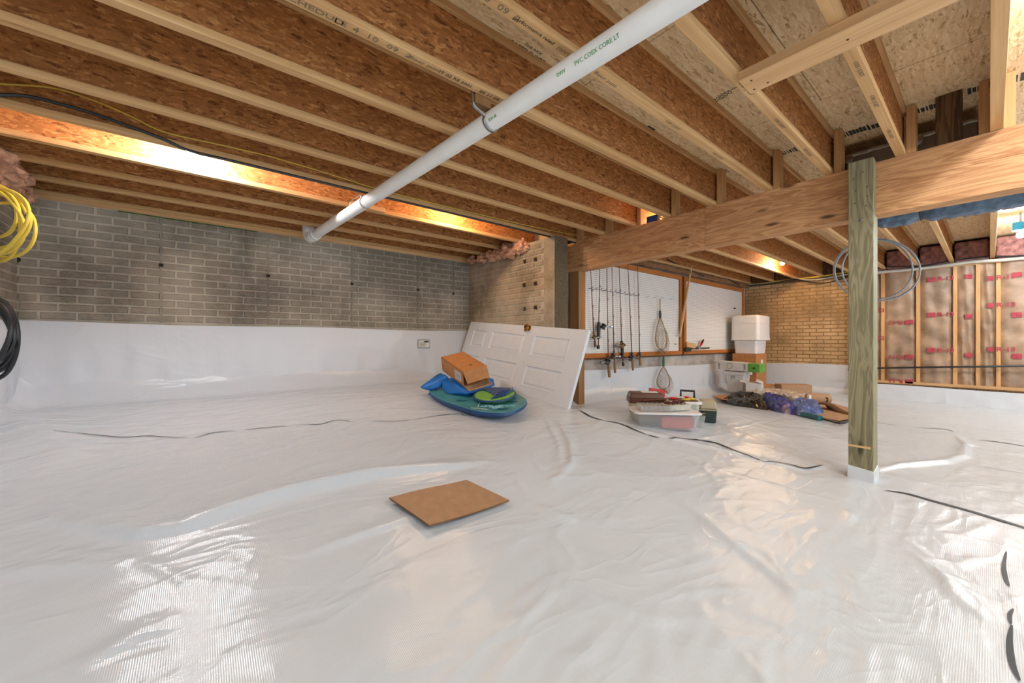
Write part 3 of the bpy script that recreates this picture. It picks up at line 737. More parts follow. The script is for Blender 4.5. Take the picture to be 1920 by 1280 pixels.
# ================================================================ CEILING: subfloor, joists, beam
m = MB(); m.box(X_END-0.2, X_FAR+0.2, Y_OPEN, Y_LEFT+0.2, ZS+0.02, ZS+0.05)
ceil = struct(m.build('ceiling', MAT['carddark'], None, origin=(X_END, Y_OPEN, ZS)))
xj = [X_END-0.2, -0.735, 0.48, 1.70, 2.915, 4.13, 5.345, 6.56, 7.775, X_FAR+0.2]
panels = {}
for i in range(len(xj)-1):
    y = Y_OPEN; k = 0
    off = 1.2 if i % 2 else 0.0
    cuts = [Y_OPEN] + [c for c in (-2.0+off, 0.44-1.0+off, 2.4+off) if Y_OPEN < c < Y_LEFT] + [Y_LEFT+0.2]
    for a, b in zip(cuts[:-1], cuts[1:]):
        p = box_obj('subfloor_panel', MAT['sub'], ceil, xj[i]+0.002, xj[i+1]-0.002, a+0.002, b-0.002, ZS, ZS+0.019); panels[(i, round(a, 2))] = (p, a, b, xj[i], xj[i+1])
def panel_at(x, y):
    for p, a, b, x0, x1 in panels.values():
        if a <= y <= b and x0 <= x <= x1: return p
    return list(panels.values())[0][0]
MDN = Matrix(((1, 0, 0, 0), (0, -1, 0, 0), (0, 0, -1, 0), (0, 0, 0, 1)))   # faces down

FW, FH = 0.045, 0.033
JY = [(0.0, 'full'), (0.372, 'full'), (0.722, 'full'), (1.086, 'full'), (1.500, 'full'), (1.905, 'full'), (2.266, 'full'), (2.654, 'full'), (3.066, 'full'),
      (3.483, 'short'), (3.885, 'short'), (4.294, 'short'), (4.705, 'short')]
JL = ['I-joist at the right edge seen straight from below, beside bright subfloor',
      'I-joist just left of the post top, with printed underside',
      'I-joist that the crosswise pale board stops against',
      'I-joist left of the zero-stamped subfloor bay, upper of the two with numbers printed underneath',
      'I-joist where the strap block hangs, lower of the two with numbers printed underneath',
      'I-joist next beyond the one where the strap block hangs over the white pipe',
      'I-joist whose web glows orange beside the blue box over the beam',
      'I-joist just in front of the one carrying the black and yellow cables',
      'I-joist with the black cable and yellow cable running along it',
      'I-joist with brightly lit web behind the bare bulb at the left',
      'dark I-joist third from the back brick wall',
      'dark I-joist second from the back brick wall',
      'I-joist lying along the top of the back brick wall']
joists = []
for i, (yf, kind) in enumerate(JY):
    x0 = X_END-0.15; x1 = X_FAR-0.05 if kind == 'full' else X_PIER+0.18
    if i == 8: x1 = X_FAR-0.05
    t = thing('floor_joist', JL[i], 'joist', (x0, yf-FW/2, H), 'ceiling joists')
    fw = FW
    box_obj('bottom_flange', MAT['flange'], t, x0, x1, yf-fw, yf, H, H+FH, bevel=0.002)
    box_obj('web', MAT['web'], t, x0, x1, yf-fw/2-0.006, yf-fw/2+0.006, H+FH-0.004, ZS-FH+0.004)
    box_obj('top_flange', MAT['flange'], t, x0, x1, yf-fw, yf, ZS-FH, ZS-0.001, bevel=0.002)
    joists.append(t)
def print_on(ji, px, py, txt, size, mat, sx=1.3):
    t = joists[ji]; p = onZ(px, py, H); y = JY[ji][0]-FW/2
    text_obj('printed_text', txt, size, Matrix.Translation((p.x, y, H-0.0008)) @ Matrix.Rotation(PI, 4, 'X') , mat, t, sx=sx)
print_on(4, 590, 20, 'SCHEDULE', 0.034, MAT['ink2']); print_on(4, 650, 48, 'D  4', 0.038, MAT['ink2']); print_on(4, 696, 75, '10', 0.036, MAT['ink2']); print_on(4, 735, 92, '09', 0.036, MAT['ink2'])
print_on(4, 764, 107, '2', 0.036, MAT['ink2']); print_on(4, 795, 122, 'floor joist', 0.026, MAT['ink2'], 1.3); print_on(4, 852, 152, 'IT 02 RE 2001', 0.024, MAT['ink'], 1.2); print_on(4, 912, 184, '05 11 09', 0.026, MAT['ink'], 1.2)
print_on(3, 897, 9, '10', 0.036, MAT['ink2']); print_on(3, 931, 31, '09', 0.036, MAT['ink2']); print_on(3, 957, 48, '2', 0.036, MAT['ink2']); print_on(3, 990, 70, 'performance rated', 0.022, MAT['ink'], 1.2); print_on(3, 1045, 105, 'joist', 0.026, MAT['ink2'], 1.5)
print_on(3, 1110, 146, 'series  floor joist', 0.024, MAT['ink2'], 1.6)
for ji, pts in ((1, [(1610, 130), (1640, 190), (1672, 250)]), (2, [(1380, 175), (1440, 240), (1500, 290)]), (3, [(1250, 240), (1330, 298)])):
    for x, y in pts: print_on(ji, x, y, 'OSB I JOIST', 0.022, MAT['ink2'], 1.3)
# stamps on the subfloor
def stamp(px, py, txt, size, ang, mat=MAT['ink'], sx=1.0):
    p = onZ(px, py, ZS); text_obj('printed_stamp', txt, size, Matrix.Translation((p.x, p.y, ZS-0.0008)) @ Matrix.Rotation(ang, 4, 'Z') @ MDN, mat, panel_at(p.x, p.y), sx=sx)
def bars(px, py, n, w, h, ang, pitch):
    p = onZ(px, py, ZS); mb = MB(); r = random.Random(int(px))
    R = Matrix.Translation((p.x, p.y, 0)) @ Matrix.Rotation(ang, 4, 'Z'); mb.M = R
    for k in range(n):
        a = (k-(n-1)/2)*pitch; hw = w*(0.5 if r.random() < 0.5 else 0.25); hh = h*0.85*(1 if k in (0, n-1) else r.uniform(0.7, 0.9))
        mb.box(a-hw, a+hw, -hh, hh, ZS-0.001, ZS+0.0005)
    mb.build('printed_bars', MAT['ink'], panel_at(p.x, p.y))
stamp(1353, 180, '00000', 0.050, PI*0.5, sx=0.9); stamp(1366, 170, 'EXPOSURE 1', 0.022, PI*0.5); stamp(1338, 192, 'SHEATHING SPAN', 0.018, PI*0.5); stamp(1330, 196, 'PANEL 23/32', 0.018, PI*0.5)
stamp(1320, 200, 'RATED STURD-I', 0.015, PI*0.5)
stamp(990, 98, 'RATED FLOOR', 0.035, 0.0); stamp(982, 103, 'EXPOSURE 1 SIZED', 0.022, 0.0); stamp(1000, 92, '23/32 INCH', 0.022, 0.0)
bars(1595, 249, 11, 0.016, 0.055, PI/2, 0.018); bars(1641, 236, 4, 0.016, 0.05, PI/2, 0.02); bars(1475, 285, 8, 0.012, 0.05, PI/2, 0.016); bars(1738, 203, 7, 0.016, 0.05, PI/2, 0.018); bars(1836, 165, 5, 0.014, 0.05, PI/2, 0.018)
bars(1215, 243, 4, 0.012, 0.05, PI/2, 0.018); bars(1357, 322, 4, 0.012, 0.05, PI/2, 0.018); bars(1912, 145, 6, 0.014, 0.07, PI/2, 0.02)
stamp(1120, 4, 'STRENGTH AXIS', 0.03, 0.0)

# squash blocks on the beam
BLK = 'wood squash blocks on the beam'
names = ['right edge of the picture', 'joist beside the post', 'second joist left of the post', 'third joist left of the post', 'fourth joist left of the post', 'fifth joist left of the post', 'sixth joist left of the post', 'seventh joist left of the post', 'beam end at the stub wall']
for i in range(9):
    yf = JY[i][0]; y1 = yf-FW-0.001
    m = MB(); m.box(X_BEAM+0.015, X_BEAM+0.105, y1-0.042, y1, H+0.001, ZS-0.002)
    tag(m.build('squash_block', MAT['lumZ'], None, bevel=0.002), 'pale upright wood block on the beam beside the ' + (names[i] if i else 'right-edge joist, on its right side'), 'block', BLK)
m = MB(); m.box(X_BEAM+0.015, X_BEAM+0.09, 0.002, 0.04, H+0.001, ZS-0.002)
tag(m.build('squash_block', MAT['lumZ'], None, bevel=0.002), 'brown upright wood block on the beam, left of the right-edge joist', 'block', BLK)
m = MB(); m.box(X_BEAM+0.03, X_BEAM+0.11, 0.100, 0.205, H+0.001, ZS-0.002)
tag(m.build('timber_block', MAT['lumDark'], None, bevel=0.003), 'wide dark weathered timber block standing on the beam right of the post', 'block')
# foil pieces behind the beam
for k, (a, b, lab) in enumerate(((0.376, 0.674, 'foil wrapped duct piece above the post top behind the beam'), (0.045, 0.322, 'foil wrapped duct piece behind the dark timber block'))):
    m = MB(); z1 = H+0.225
    m.box(3.74, 4.05, a, b, H+0.02, z1); t = thing('foil_duct', lab, 'duct', ((3.9), (a+b)/2, H+0.02))
    m.build('casing', MAT['lumDark'] if False else plain('dull foil side', s2l(132, 122, 114), 0.45, 0.25, bmp=0.3, bscale=20), t, bevel=0.01)
    m = MB(); pts = smooth_path([(3.735, a+(b-a)*u/8, z1-0.008+0.004*random.uniform(-1, 1)) for u in range(9)], 3)
    m.tube(pts, 0.013, 6); m.build('foil_fold', MAT['foil'], t, smooth=True)
    m = MB(); m.sphere((3.72, b-0.02, z1-0.035), 0.03, 7, 5, (0.6, 1, 1.2)); m.build('foil_crumple', MAT['foil'], t)

# beam
YJT = 1.5436
m = MB(); m.box(X_BEAM, X_BEAM+0.135, YJT+0.001, Y_PEG-0.01, Z_BEAM, H-0.001)
tag(m.build('support_beam', MAT['beam'], None, bevel=0.004), 'left length of laminated wood beam, ending at the concrete stub wall', 'beam')
t = thing('support_beam', 'right length of laminated wood beam resting on the green post', 'beam', (X_BEAM+0.07, -0.8, Z_BEAM))
m = MB(); m.box(X_BEAM, X_BEAM+0.135, Y_OPEN, YJT-0.001, Z_BEAM, C+0.995); m.build('lower_ply', MAT['beam'], t, bevel=0.002)
m = MB(); m.box(X_BEAM, X_BEAM+0.135, Y_OPEN, YJT-0.001, C+0.9955, H-0.001); m.build('upper_ply', MAT['beam'], t, bevel=0.002)
# main post
t = thing('support_post', 'green treated lumber post under the beam, wrapped in white liner at its foot', 'post', (3.37, 0.52, 0.0))
y0, y1 = 0.461, 0.583
m = MB(); m.prism([(X_POST, y0, 0.0), (X_POST+0.14, y0, 0.0), (X_POST+0.14, y0, Z_BEAM-0.002), (X_BEAM-0.002, y0, Z_BEAM-0.002), (X_BEAM-0.002, y0, H+0.004), (X_POST, y0, H+0.012)], (0, y1-y0, 0))
m.build('post_shaft', MAT['post'], t, bevel=0.003)
m = MB(); m.hexa([(X_POST-0.006, y0-0.006, -0.02), (X_POST+0.147, y0-0.006, -0.02), (X_POST+0.147, y1+0.006, -0.02), (X_POST-0.006, y1+0.006, -0.02)],
                 [(X_POST-0.004, y0-0.004, 0.082), (X_POST+0.145, y0-0.004, 0.10), (X_POST+0.145, y1+0.004, 0.112), (X_POST-0.004, y1+0.004, 0.100)])
m.build('liner_wrap', MAT['liner_wall'], t, bevel=0.004)
m = MB(); m.box(X_POST-0.0012, X_POST, y0+0.012, y1, 0.222, 0.236); m.build('worn_band', MAT['lumY'], t)
for dy, dz in ((0.03, 1.89), (0.085, 1.88), (0.03, 1.83), (0.09, 1.80), (0.035, 1.77), (0.095, 1.96), (0.05, 1.99)):
    m = MB(); m.lathe((X_POST, y0+dy, dz), [(0.004, 0), (0.003, 0.002)], (-1, 0, 0), 6); m.build('nail', MAT['rust'], t)
m = MB(); m.tube([(X_POST, y0+0.062, C+0.775), (X_POST-0.008, y0+0.058, C+0.779), (X_POST-0.010, y0+0.047, C+0.784)], 0.004, 6); m.build('bent_nail', MAT['steel'], t)
# post at beam end
m = MB(); m.box(3.40, 3.50, 2.985, 3.13, gz(3.45, 3.05)-0.02, Z_BEAM-0.001)
tag(m.build('end_post', MAT['lumMid'], None, bevel=0.003), 'brown timber post under the beam end beside the stub wall', 'post')
# board nailed under the joists
t = thing('cross_board', 'pale planed board nailed crosswise under the joists, top right', 'board', (1.86, -0.3, H-0.042))
m = MB(); m.box(1.793, 1.932, -1.3, 0.678, H-0.040, H-0.001); m.build('plank', MAT['lumY'], t, bevel=0.002)
for x, y in ((1.83, 0.64), (1.905, 0.655), (1.90, 0.60), (1.86, 0.33)):
    m = MB(); m.lathe((x, y, H-0.040), [(0.005, 0), (0.004, 0.002)], (0, 0, -1), 6); m.build('nail', MAT['rust'], t)

# rim and fluff of insulation at joist ends
from mathutils import noise as mnoise
def blob(mb, c, r, sc, seed, amp=0.35, f=1.6, nu=34, nv=22):
    c = Vector(c); vs = []; fs = []
    for i in range(nv+1):
        th = PI*i/nv
        for k in range(nu):
            a = 2*PI*k/nu; d = Vector((math.sin(th)*math.cos(a), math.sin(th)*math.sin(a), math.cos(th)))
            n = mnoise.fractal(d*f+Vector((seed*7.3, seed*3.1, seed)), 0.9, 2.1, 5)
            vs.append(c+Vector((d.x*sc[0], d.y*sc[1], d.z*sc[2]))*r*(1+amp*n))
    for i in range(nv):
        for k in range(nu): fs.append((i*nu+k, (i+1)*nu+k, (i+1)*nu+(k+1) % nu, i*nu+(k+1) % nu))
    mb.add(vs, fs)
def fluff(name, label, centers, mat, seed, lobes=9):
    t = thing(name, label, 'insulation', centers[0][0])
    for k, (p, s_) in enumerate(centers):
        mb = MB(); blob(mb, p, s_, (1.0, 1.25, 0.95), seed*5+k, 0.55, 1.7); mb.build('fibre_clump', mat, t, smooth=True)
fluff('insulation_tuft', 'ragged pink insulation hanging at the lit joist end over the stub wall', [(onX(955, 470, X_PIER-0.05), 0.10), (onX(975, 462, X_PIER-0.05), 0.09), (onX(935, 478, X_PIER-0.05), 0.05)], MAT['pink'], 1)
fluff('insulation_tuft', 'ragged pink insulation between joist ends in the brick corner', [(onX(925, 478, X_PIER-0.06), 0.07), (onX(905, 484, X_PIER-0.06), 0.065), (onX(885, 487, X_PIER-0.06), 0.05)], MAT['pink'], 2)
fluff('insulation_tuft', 'ragged pink insulation hanging above the yellow cord coil, left edge', [(onX(-8, 300, X_END+0.10), 0.10), (onX(4, 330, X_END+0.08), 0.10), (onX(22, 355, X_END+0.06), 0.09), (onX(48, 366, X_END+0.12), 0.05)], MAT['pink'], 3)
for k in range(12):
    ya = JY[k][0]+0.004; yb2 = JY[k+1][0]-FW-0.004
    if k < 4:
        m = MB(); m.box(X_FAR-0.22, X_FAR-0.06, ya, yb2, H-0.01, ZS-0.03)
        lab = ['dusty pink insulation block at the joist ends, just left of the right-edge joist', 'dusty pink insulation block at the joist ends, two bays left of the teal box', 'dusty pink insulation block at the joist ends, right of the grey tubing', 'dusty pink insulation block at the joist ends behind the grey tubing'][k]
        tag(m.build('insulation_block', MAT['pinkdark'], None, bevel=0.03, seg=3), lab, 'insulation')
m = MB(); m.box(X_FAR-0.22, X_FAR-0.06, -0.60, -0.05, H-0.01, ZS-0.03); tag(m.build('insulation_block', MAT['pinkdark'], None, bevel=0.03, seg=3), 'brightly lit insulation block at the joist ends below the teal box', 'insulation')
m = MB(); m.box(X_FAR-0.06, X_FAR+0.1, Y_OPEN, Y_PEG, ZT, ZS); struct(m.build('trim_1', MAT['lumDark'], None))
m = MB(); m.box(X_PIER+0.2, X_FAR, Y_PEG+0.02, Y_PEG+0.2, ZT, ZS); struct(m.build('trim_2', MAT['lumDark'], None))
m = MB(); m.box(X_PIER+0.181, X_PIER+0.22, Y_PEG+0.05, Y_LEFT+0.15, ZT+0.03, ZS); struct(m.build('trim_3', MAT['lumY'], None))
m = MB(); m.box(X_END, X_PIER+0.0, Y_LEFT-0.004, Y_LEFT+0.14, ZT, H-0.0005); struct(m.build('trim_4', MAT['lumX'], None))
m = MB(); m.box(X_END-0.2, X_END-0.155, Y_OPEN, Y_LEFT+0.2, ZT, ZS); struct(m.build('trim_5', MAT['lumDark'], None))
m = MB(); m.box(X_END-0.14, X_END, Y_OPEN, Y_LEFT-0.006, ZT, H-0.0005); struct(m.build('trim_6', MAT['lumY'], None))
# hanger strap and pale block at the lit joist end on the stub wall
box = MB(); box.box(X_PIER+0.16, X_PIER+0.178, 3.40, 3.484, ZT+0.032, H+0.18)
tag(box.build('joist_hanger', MAT['steel'], None), 'grey metal hanger at the lit joist end on the stub wall', 'bracket')
m = MB(); P = []; R_ = []
for k in range(150):
    x = 3.62+k*0.0333; n_ = mnoise.fractal(Vector((x*3, 1.7, 0)), 0.8, 2, 4)
    P.append((x, Y_PEG-0.085+0.012*math.sin(x*9), H-0.040+0.010*n_)); R_.append(0.046+0.010*mnoise.noise(Vector((x*7, 0, 3))))
m.tube(P, R_, 18)
for i, v in enumerate(m.v):
    n_ = 0.010*mnoise.fractal(v*14, 0.8, 2, 3); v += Vector((n_, n_, n_*0.8)); v.y = min(v.y, Y_PEG-0.002)
tag(m.build('insulation_roll', MAT['carddark'], None, smooth=True), 'crumpled brown insulation tucked along the wall top above the pegboards', 'insulation')

# ================================================================ PIPE
A = onZ(588, 442, C+1.075); B = onZ(1250, 15, C+1.068); D = (B-A).normalized(); B2 = B+D*1.2
t = thing('drain_pipe', 'long white plastic drain pipe hung under the joists', 'pipe', (A.x, A.y, A.z))
m = MB(); m.tube([A, B2], 0.0445, 24); m.build('pipe_run', MAT['pvc'], t, smooth=True)
m = MB(); E = A-D*0.05; m.tube([A+D*0.09, A+D*0.085, A, E], [0.046, 0.054, 0.054, 0.054], 20)
arc = [E, E-D*0.04, E-D*0.075+Vector((-0.006, 0, 0.02)), E-D*0.09+Vector((-0.01, 0, 0.06)), E-D*0.09+Vector((-0.01, 0, 0.18))]
m.tube(smooth_path(arc, 4), 0.054, 20); m.build('elbow', MAT['pvc'], t, smooth=True)
for k in (0.0, 0.035, 0.07):
    m = MB(); p = A+D*k; m.tube([p-D*0.004, p+D*0.004], 0.0565, 20); m.build('coupling_ring', MAT['steel'] if k == 0.07 else MAT['pvc'], t, smooth=True)
p = A.lerp(B, 0.0); q = onZ(680, 377, C+1.075); tq = (q-A).dot(D); pc = A+D*tq
m = MB(); m.tube([pc-D*0.006, pc+D*0.006], 0.0475, 24); m.build('clamp_ring', MAT['steel'], t, smooth=True)
q = onZ(893, 228, C+1.07); th = (q-A).dot(D); ph_ = A+D*th
# lettering wraps the near side of the pipe
side = Vector((D.y, -D.x, 0))
if side.dot(EYE-A) < 0: side = -side
def pipe_text(s, txt, size, ang, mat, sx=1.0):
    dn = (side*math.sin(ang) + Vector((0, 0, -1))*math.cos(ang)).normalized()
    c = A+D*s+dn*0.0452
    ux = D; uz = dn; uy = uz.cross(ux)
    text_obj('printed_text', txt, size, basis(c, ux, uy, uz), mat, t, sx=sx)
def s_at(px, py): return (onZ(px, py, C+1.07)-A).dot(D)
pipe_text(s_at(1122, 86), 'PVC COEX CORE LT', 0.020, 1.05, MAT['green_ink'], 1.05)
pipe_text(s_at(1055, 128), 'DWV', 0.018, 1.05, MAT['green_ink'], 1.0)
pipe_text(s_at(925, 213), 'SCH 40', 0.018, 1.05, MAT['green_ink'], 1.0)
# strap and block that carry the pipe
t2 = thing('pipe_hanger', 'brown wood block with perforated metal strap around the white pipe', 'hanger', (ph_.x, ph_.y, H))
yb0 = JY[4][0]+0.002
m = MB(); m.box(0.995, 1.085, yb0, yb0+0.04, H-0.040, H+0.14); m.build('wood_block', MAT['lumMid'], t2, bevel=0.003)
n1 = Vector((0, 0, 1)); n2 = D.cross(n1).normalized()
if n2.x > 0: n2 = -n2
ph_ = A+D*((yb0+0.02-A.y)/D.y)
loop = [Vector((0.990, yb0+0.02, H+0.06)), Vector((0.990, yb0+0.02, H-0.02)), Vector((1.0, yb0+0.02, H-0.05))]
loop += [ph_ + (n2*math.cos(w)+n1*math.sin(w))*0.048 for w in [0.25-k*PI/8 for k in range(11)]]
m = MB(); P = smooth_path(loop, 4); vs = []
for p in P: vs += [p-D*0.010, p+D*0.010]
m.add(vs, [(2*i, 2*i+1, 2*i+3, 2*i+2) for i in range(len(P)-1)]); o = m.build('strap', MAT['steel'], t2, smooth=True); md = o.modifiers.new('solid', 'SOLIDIFY'); md.thickness = 0.002; md.offset = 0
t3 = thing('pipe_hanger', 'small pale wood cleat holding the hook clamp near the pipe bottom end', 'hanger', (pc.x, pc.y, H))
c0 = onY(655, 361, JY[9][0]-0.05); c1 = onY(720, 378, JY[9][0]-0.05)
m = MB(); m.box(min(c0.x, c1.x), max(c0.x, c1.x), JY[9][0]-FW-0.04, JY[9][0]-FW-0.002, H+0.001, H+0.04); m.build('cleat', MAT['lumX'], t3, bevel=0.004)
m = MB(); m.tube(smooth_path([Vector((pc.x-0.02, JY[9][0]-0.08, H+0.015)), pc+Vector((-0.035, 0, 0.05)), pc+Vector((-0.048, -0.003, 0.0))], 5), 0.004, 6); m.build('hook', MAT['steel'], t3)

# ================================================================ CABLES
def cable(name, label, pts, r, mat, n=8, sm=5):
    m = MB(); m.tube(smooth_path(pts, sm), r, n); return tag(m.build(name, mat, None, smooth=True), label, 'cable')
YC = JY[8][0]
bk = [(-60, 176), (0, 178), (50, 180), (110, 194), (160, 208), (230, 232), (300, 258), (357, 274), (430, 290), (560, 322), (640, 343), (760, 372), (860, 392), (940, 402), (1000, 424), (1060, 444), (1110, 456)]
pts = []
for x, y in bk:
    if x < 330: pts.append(onY(x, y, YC-FW-0.012+0.0))
    else:
        p = onZ(x, y, H-0.010); pts.append(Vector((p.x, min(max(p.y, YC-FW), YC+0.05), H-0.010)))
cable('black_cable', 'thick black cable stapled along a joist underside, ending at the beam', pts, 0.009, MAT['black'])
yl = [(-60, 150), (0, 157), (100, 165), (180, 190), (250, 220), (310, 248), (420, 273), (520, 297), (640, 333), (700, 352), (800, 378), (900, 402), (1000, 425), (1100, 445)]
cable('yellow_cable', 'thin yellow cable running along the joist above the black cable', [onY(x, y, YC-FW-0.006) for x, y in yl], 0.0045, MAT['yellow'])
# coils at the left edge
def coil(name, label, cpx, cpy, d, loops, r, mat, seed, extra=None):
    rr = random.Random(seed); c = onD(cpx, cpy, d); R = Vector((FY, -FX, 0)); U = Vector((0, 0, 1)); Fw = Vector((FX, FY, 0))
    t = thing(name, label, 'cord', (c.x, c.y, c.z-0.25))
    for k, (rx, ry, dx, dy) in enumerate(loops):
        m = MB(); P = []
        for q in range(40):
            a = 2*PI*q/40
            w = 1+0.05*math.sin(3*a+k*1.7)
            P.append(c + R*((dx+rx*w*math.cos(a))*d/F) + U*((dy+ry*w*math.sin(a))*d/F) + Fw*(0.012*math.sin(2*a+k)+0.014*(k-len(loops)/2)))
        m.tube(P, r, 8, closed=True); m.build('loop', mat, t, smooth=True)
    if extra:
        m = MB(); m.tube(smooth_path([onD(x, y, d+z) for x, y, z in extra], 6), r, 8); m.build('hanging_end', mat, t, smooth=True)
    return t
coil('extension_cord', 'coiled yellow extension cord hanging at the left edge', -8, 418, 2.2,
     [(80, 66, 0, 0), (72, 70, 0, 2), (62, 62, -4, -4), (54, 54, -2, 8), (44, 66, 2, -2), (40, 40, -6, 16), (66, 52, -2, -12)], 0.0085, MAT['yellow'], 1, [(-30, 280, 0), (-10, 340, 0), (30, 366, 0.02), (50, 400, 0)])
coil('black_hose', 'coiled black cable hanging at the left edge above the liner', -20, 630, 2.1, [(57, 72, 0, 0), (54, 68, -2, 2), (50, 66, -4, -2), (46, 62, -3, 3), (53, 76, -3, -3), (48, 70, -5, 0)], 0.011, MAT['black'], 2, [(-40, 500, 0), (-20, 545, 0), (-6, 580, 0)])
# grey tubing coil behind the post
cc = onX(1645, 507, 4.62); dR = Vector((0, -1, 0)); t = thing('tubing_coil', 'loosely coiled grey tubing hanging behind the green post', 'tubing', (cc.x, cc.y, cc.z-0.3))
dd = cc.x*FX+cc.y*FY
for k, (rx, ry, ox, oz) in enumerate(((80, 57, 0, 0), (66, 55, 0, 2), (81, 58, -1, 1))):
    m = MB(); P = []
    for q in range(48):
        a = 2*PI*q/48; pp = onX(1645+ox+rx*math.cos(a), 507-oz-ry*math.sin(a), 4.62+0.03*k+0.015*math.sin(a*2))
        P.append(pp)
    m.tube(P, 0.0065, 8, closed=True); m.build('loop', MAT['greycable'], t, smooth=True)
ct = onX(1645, 450, 4.62); m = MB(); m.tube([ct, Vector((4.62, 0.70, H-0.001))], 0.004, 6); m.build('hanging_wire', MAT['black'], t)
# runs along the far wall
cable('white_cable_run', 'white cable run sagging along the top of the insulated wall', [onX(x, y, 8.46) for x, y in ((1600, 518), (1650, 510), (1700, 506), (1760, 499), (1820, 491), (1880, 487), (1940, 482))], 0.022, MAT['greyplastic'])
cable('black_cable', 'thin black cable above the white cable run on the insulated wall', [onX(x, y, 8.44) for x, y in ((1650, 500), (1720, 499), (1790, 488), (1850, 481), (1900, 480), (1940, 478))], 0.010, MAT['black'])
cable('yellow_cable', 'yellowish cable along the top of the tan brick wall', [onX(x, y, 8.60) for x, y in ((1392, 534), (1430, 531), (1470, 525), (1530, 519), (1590, 510), (1640, 506))], 0.013, MAT['yellow'])
cable('white_cable', 'pale cable drooping along the top of the tan brick wall', [onX(x, y, 8.57) for x, y in ((1400, 534), (1450, 530), (1490, 524), (1530, 524), (1590, 514))], 0.010, MAT['greyplastic'])
cable('black_cable', 'black cable drooping under the pale one on the tan brick wall', [onX(x, y, 8.55) for x, y in ((1396, 536), (1440, 532), (1490, 524), (1520, 529), (1550, 530), (1590, 519))], 0.010, MAT['black'])
cable('black_pipe', 'thin black pipe crossing the studs low on the insulated wall', [onX(x, y, 8.50) for x, y in ((1590, 693), (1646, 690), (1760, 688), (1850, 687), (1940, 685))], 0.014, MAT['black'])
cable('black_cable', 'black cable tucked above the pegboards along the wall top', [onY(x, y, 3.04) for x, y in ((1250, 486), (1290, 505), (1320, 517), (1350, 516), (1385, 533), (1410, 536))], 0.012, MAT['black'])
# black insulated duct
t = thing('flexible_duct', 'black plastic covered flexible duct slung under joists behind the beam', 'duct', (4.3, 0.2, C+0.91))
from mathutils import noise as mnoise
m = MB(); P = []; R_ = []
for k in range(200):
    y = 0.62-k*0.0155; P.append((4.30+0.008*math.sin(k*0.17), y, C+1.030+0.005*math.sin(k*0.13)))
    d = abs(y-0.33); r0 = 0.122*(1-0.20*math.exp(-(d/0.045)**2))
    if k < 8: r0 *= 0.55+0.45*math.sin(PI/2*k/8)
    R_.append(r0)
m.tube(P, R_, 44)
for v in m.v:
    n_ = 0.011*mnoise.fractal(Vector((v.x*16, v.y*26, v.z*16)), 0.8, 2.1, 4); c_ = Vector((v.x-4.30, 0, v.z-C-1.03)); v += c_.normalized()*(n_-0.002)
m.build('sleeve', MAT['duct'], t, smooth=True)
m = MB(); P = [(4.30+0.10*math.cos(a), 0.33, C+1.03+0.10*math.sin(a)) for a in [2*PI*k/24 for k in range(24)]]; m.tube(P, 0.006, 6, closed=True); m.build('strap', MAT['black'], t)

# ================================================================ LAMPS
def lamp(label, c, warm, boxmat=None, boxoff=(0, 0, 0.075), r=0.032, k=1.0):
    c = Vector(c); t = thing('bare_bulb_lamp', label, 'lamp', c)
    m = MB(); m.lathe(c, [(0.02, 0.028), (0.026, 0.04), (0.05, 0.052), (0.052, 0.07)], (0, 0, 1), 16); m.build('holder', boxmat or MAT['porcelain'], t, smooth=True)
    m = MB(); m.tube([c+Vector((0, 0, 0.07)), Vector((c.x, c.y, ZS-0.001))], 0.010, 8); m.build('drop_stem', MAT['steel'], t)
    m = MB(); m.sphere(c, r, 14, 10, (1, 1, 1.1))
    mt = emis('lit bulb', (1.0, 0.70, 0.38) if warm else (0.92, 0.96, 1.0), BULB_S*k)
    m.build('bulb', mt, t, smooth=True)
    return t
b1 = onY(358, 281, 3.33)
lamp('bare white bulb glowing in the joist bay at the left', b1, False, k=1.5)
lamp('bare warm bulb hidden in the joist bay behind the pipe', (1.95, 3.25, C+1.29), True, k=0.55)
b3 = onY(1467, 493, 2.10)
lamp('bare warm bulb glowing above the white totes', b3, True, k=0.9)
lamp('bare bulb in the bay over the beam beside the blue box', (3.85, 2.06, C+1.27), True, MAT['tape'], k=0.35)
b5 = onX(1914, 440, 7.2)
lamp('bare white bulb under a teal box at the right edge', b5, False, MAT['tealbox'], k=1.3)
lamp('bare bulb in the bay past the right edge joist', (2.35, -0.22, C+1.30), False, k=0.9)
t = thing('junction_box', 'blue plastic electrical box on the beam top left of the post', 'box', onX(1225, 411, 3.43))
p = onX(1225, 411, 3.43); m = MB(); m.box(3.40, 3.46, p.y-0.055, p.y+0.055, H+0.001, p.z+0.03); m.build('box_body', MAT['tape'], t, bevel=0.004)
m = MB(); m.tube([(3.42, p.y-0.05, p.z+0.03), (3.42, p.y-0.09, p.z-0.01), (3.42, p.y-0.13, H+0.01)], 0.007, 6); m.build('wire', MAT['greyplastic'], t)
p = onX(1914, 424, 7.2); m = MB(); m.box(7.15, 7.25, p.y-0.11, p.y+0.06, p.z-0.045, p.z+0.045)
tag(m.build('junction_box', MAT['tealbox'], None, bevel=0.006), 'teal blue electrical box beside the bulb at the right edge', 'box')

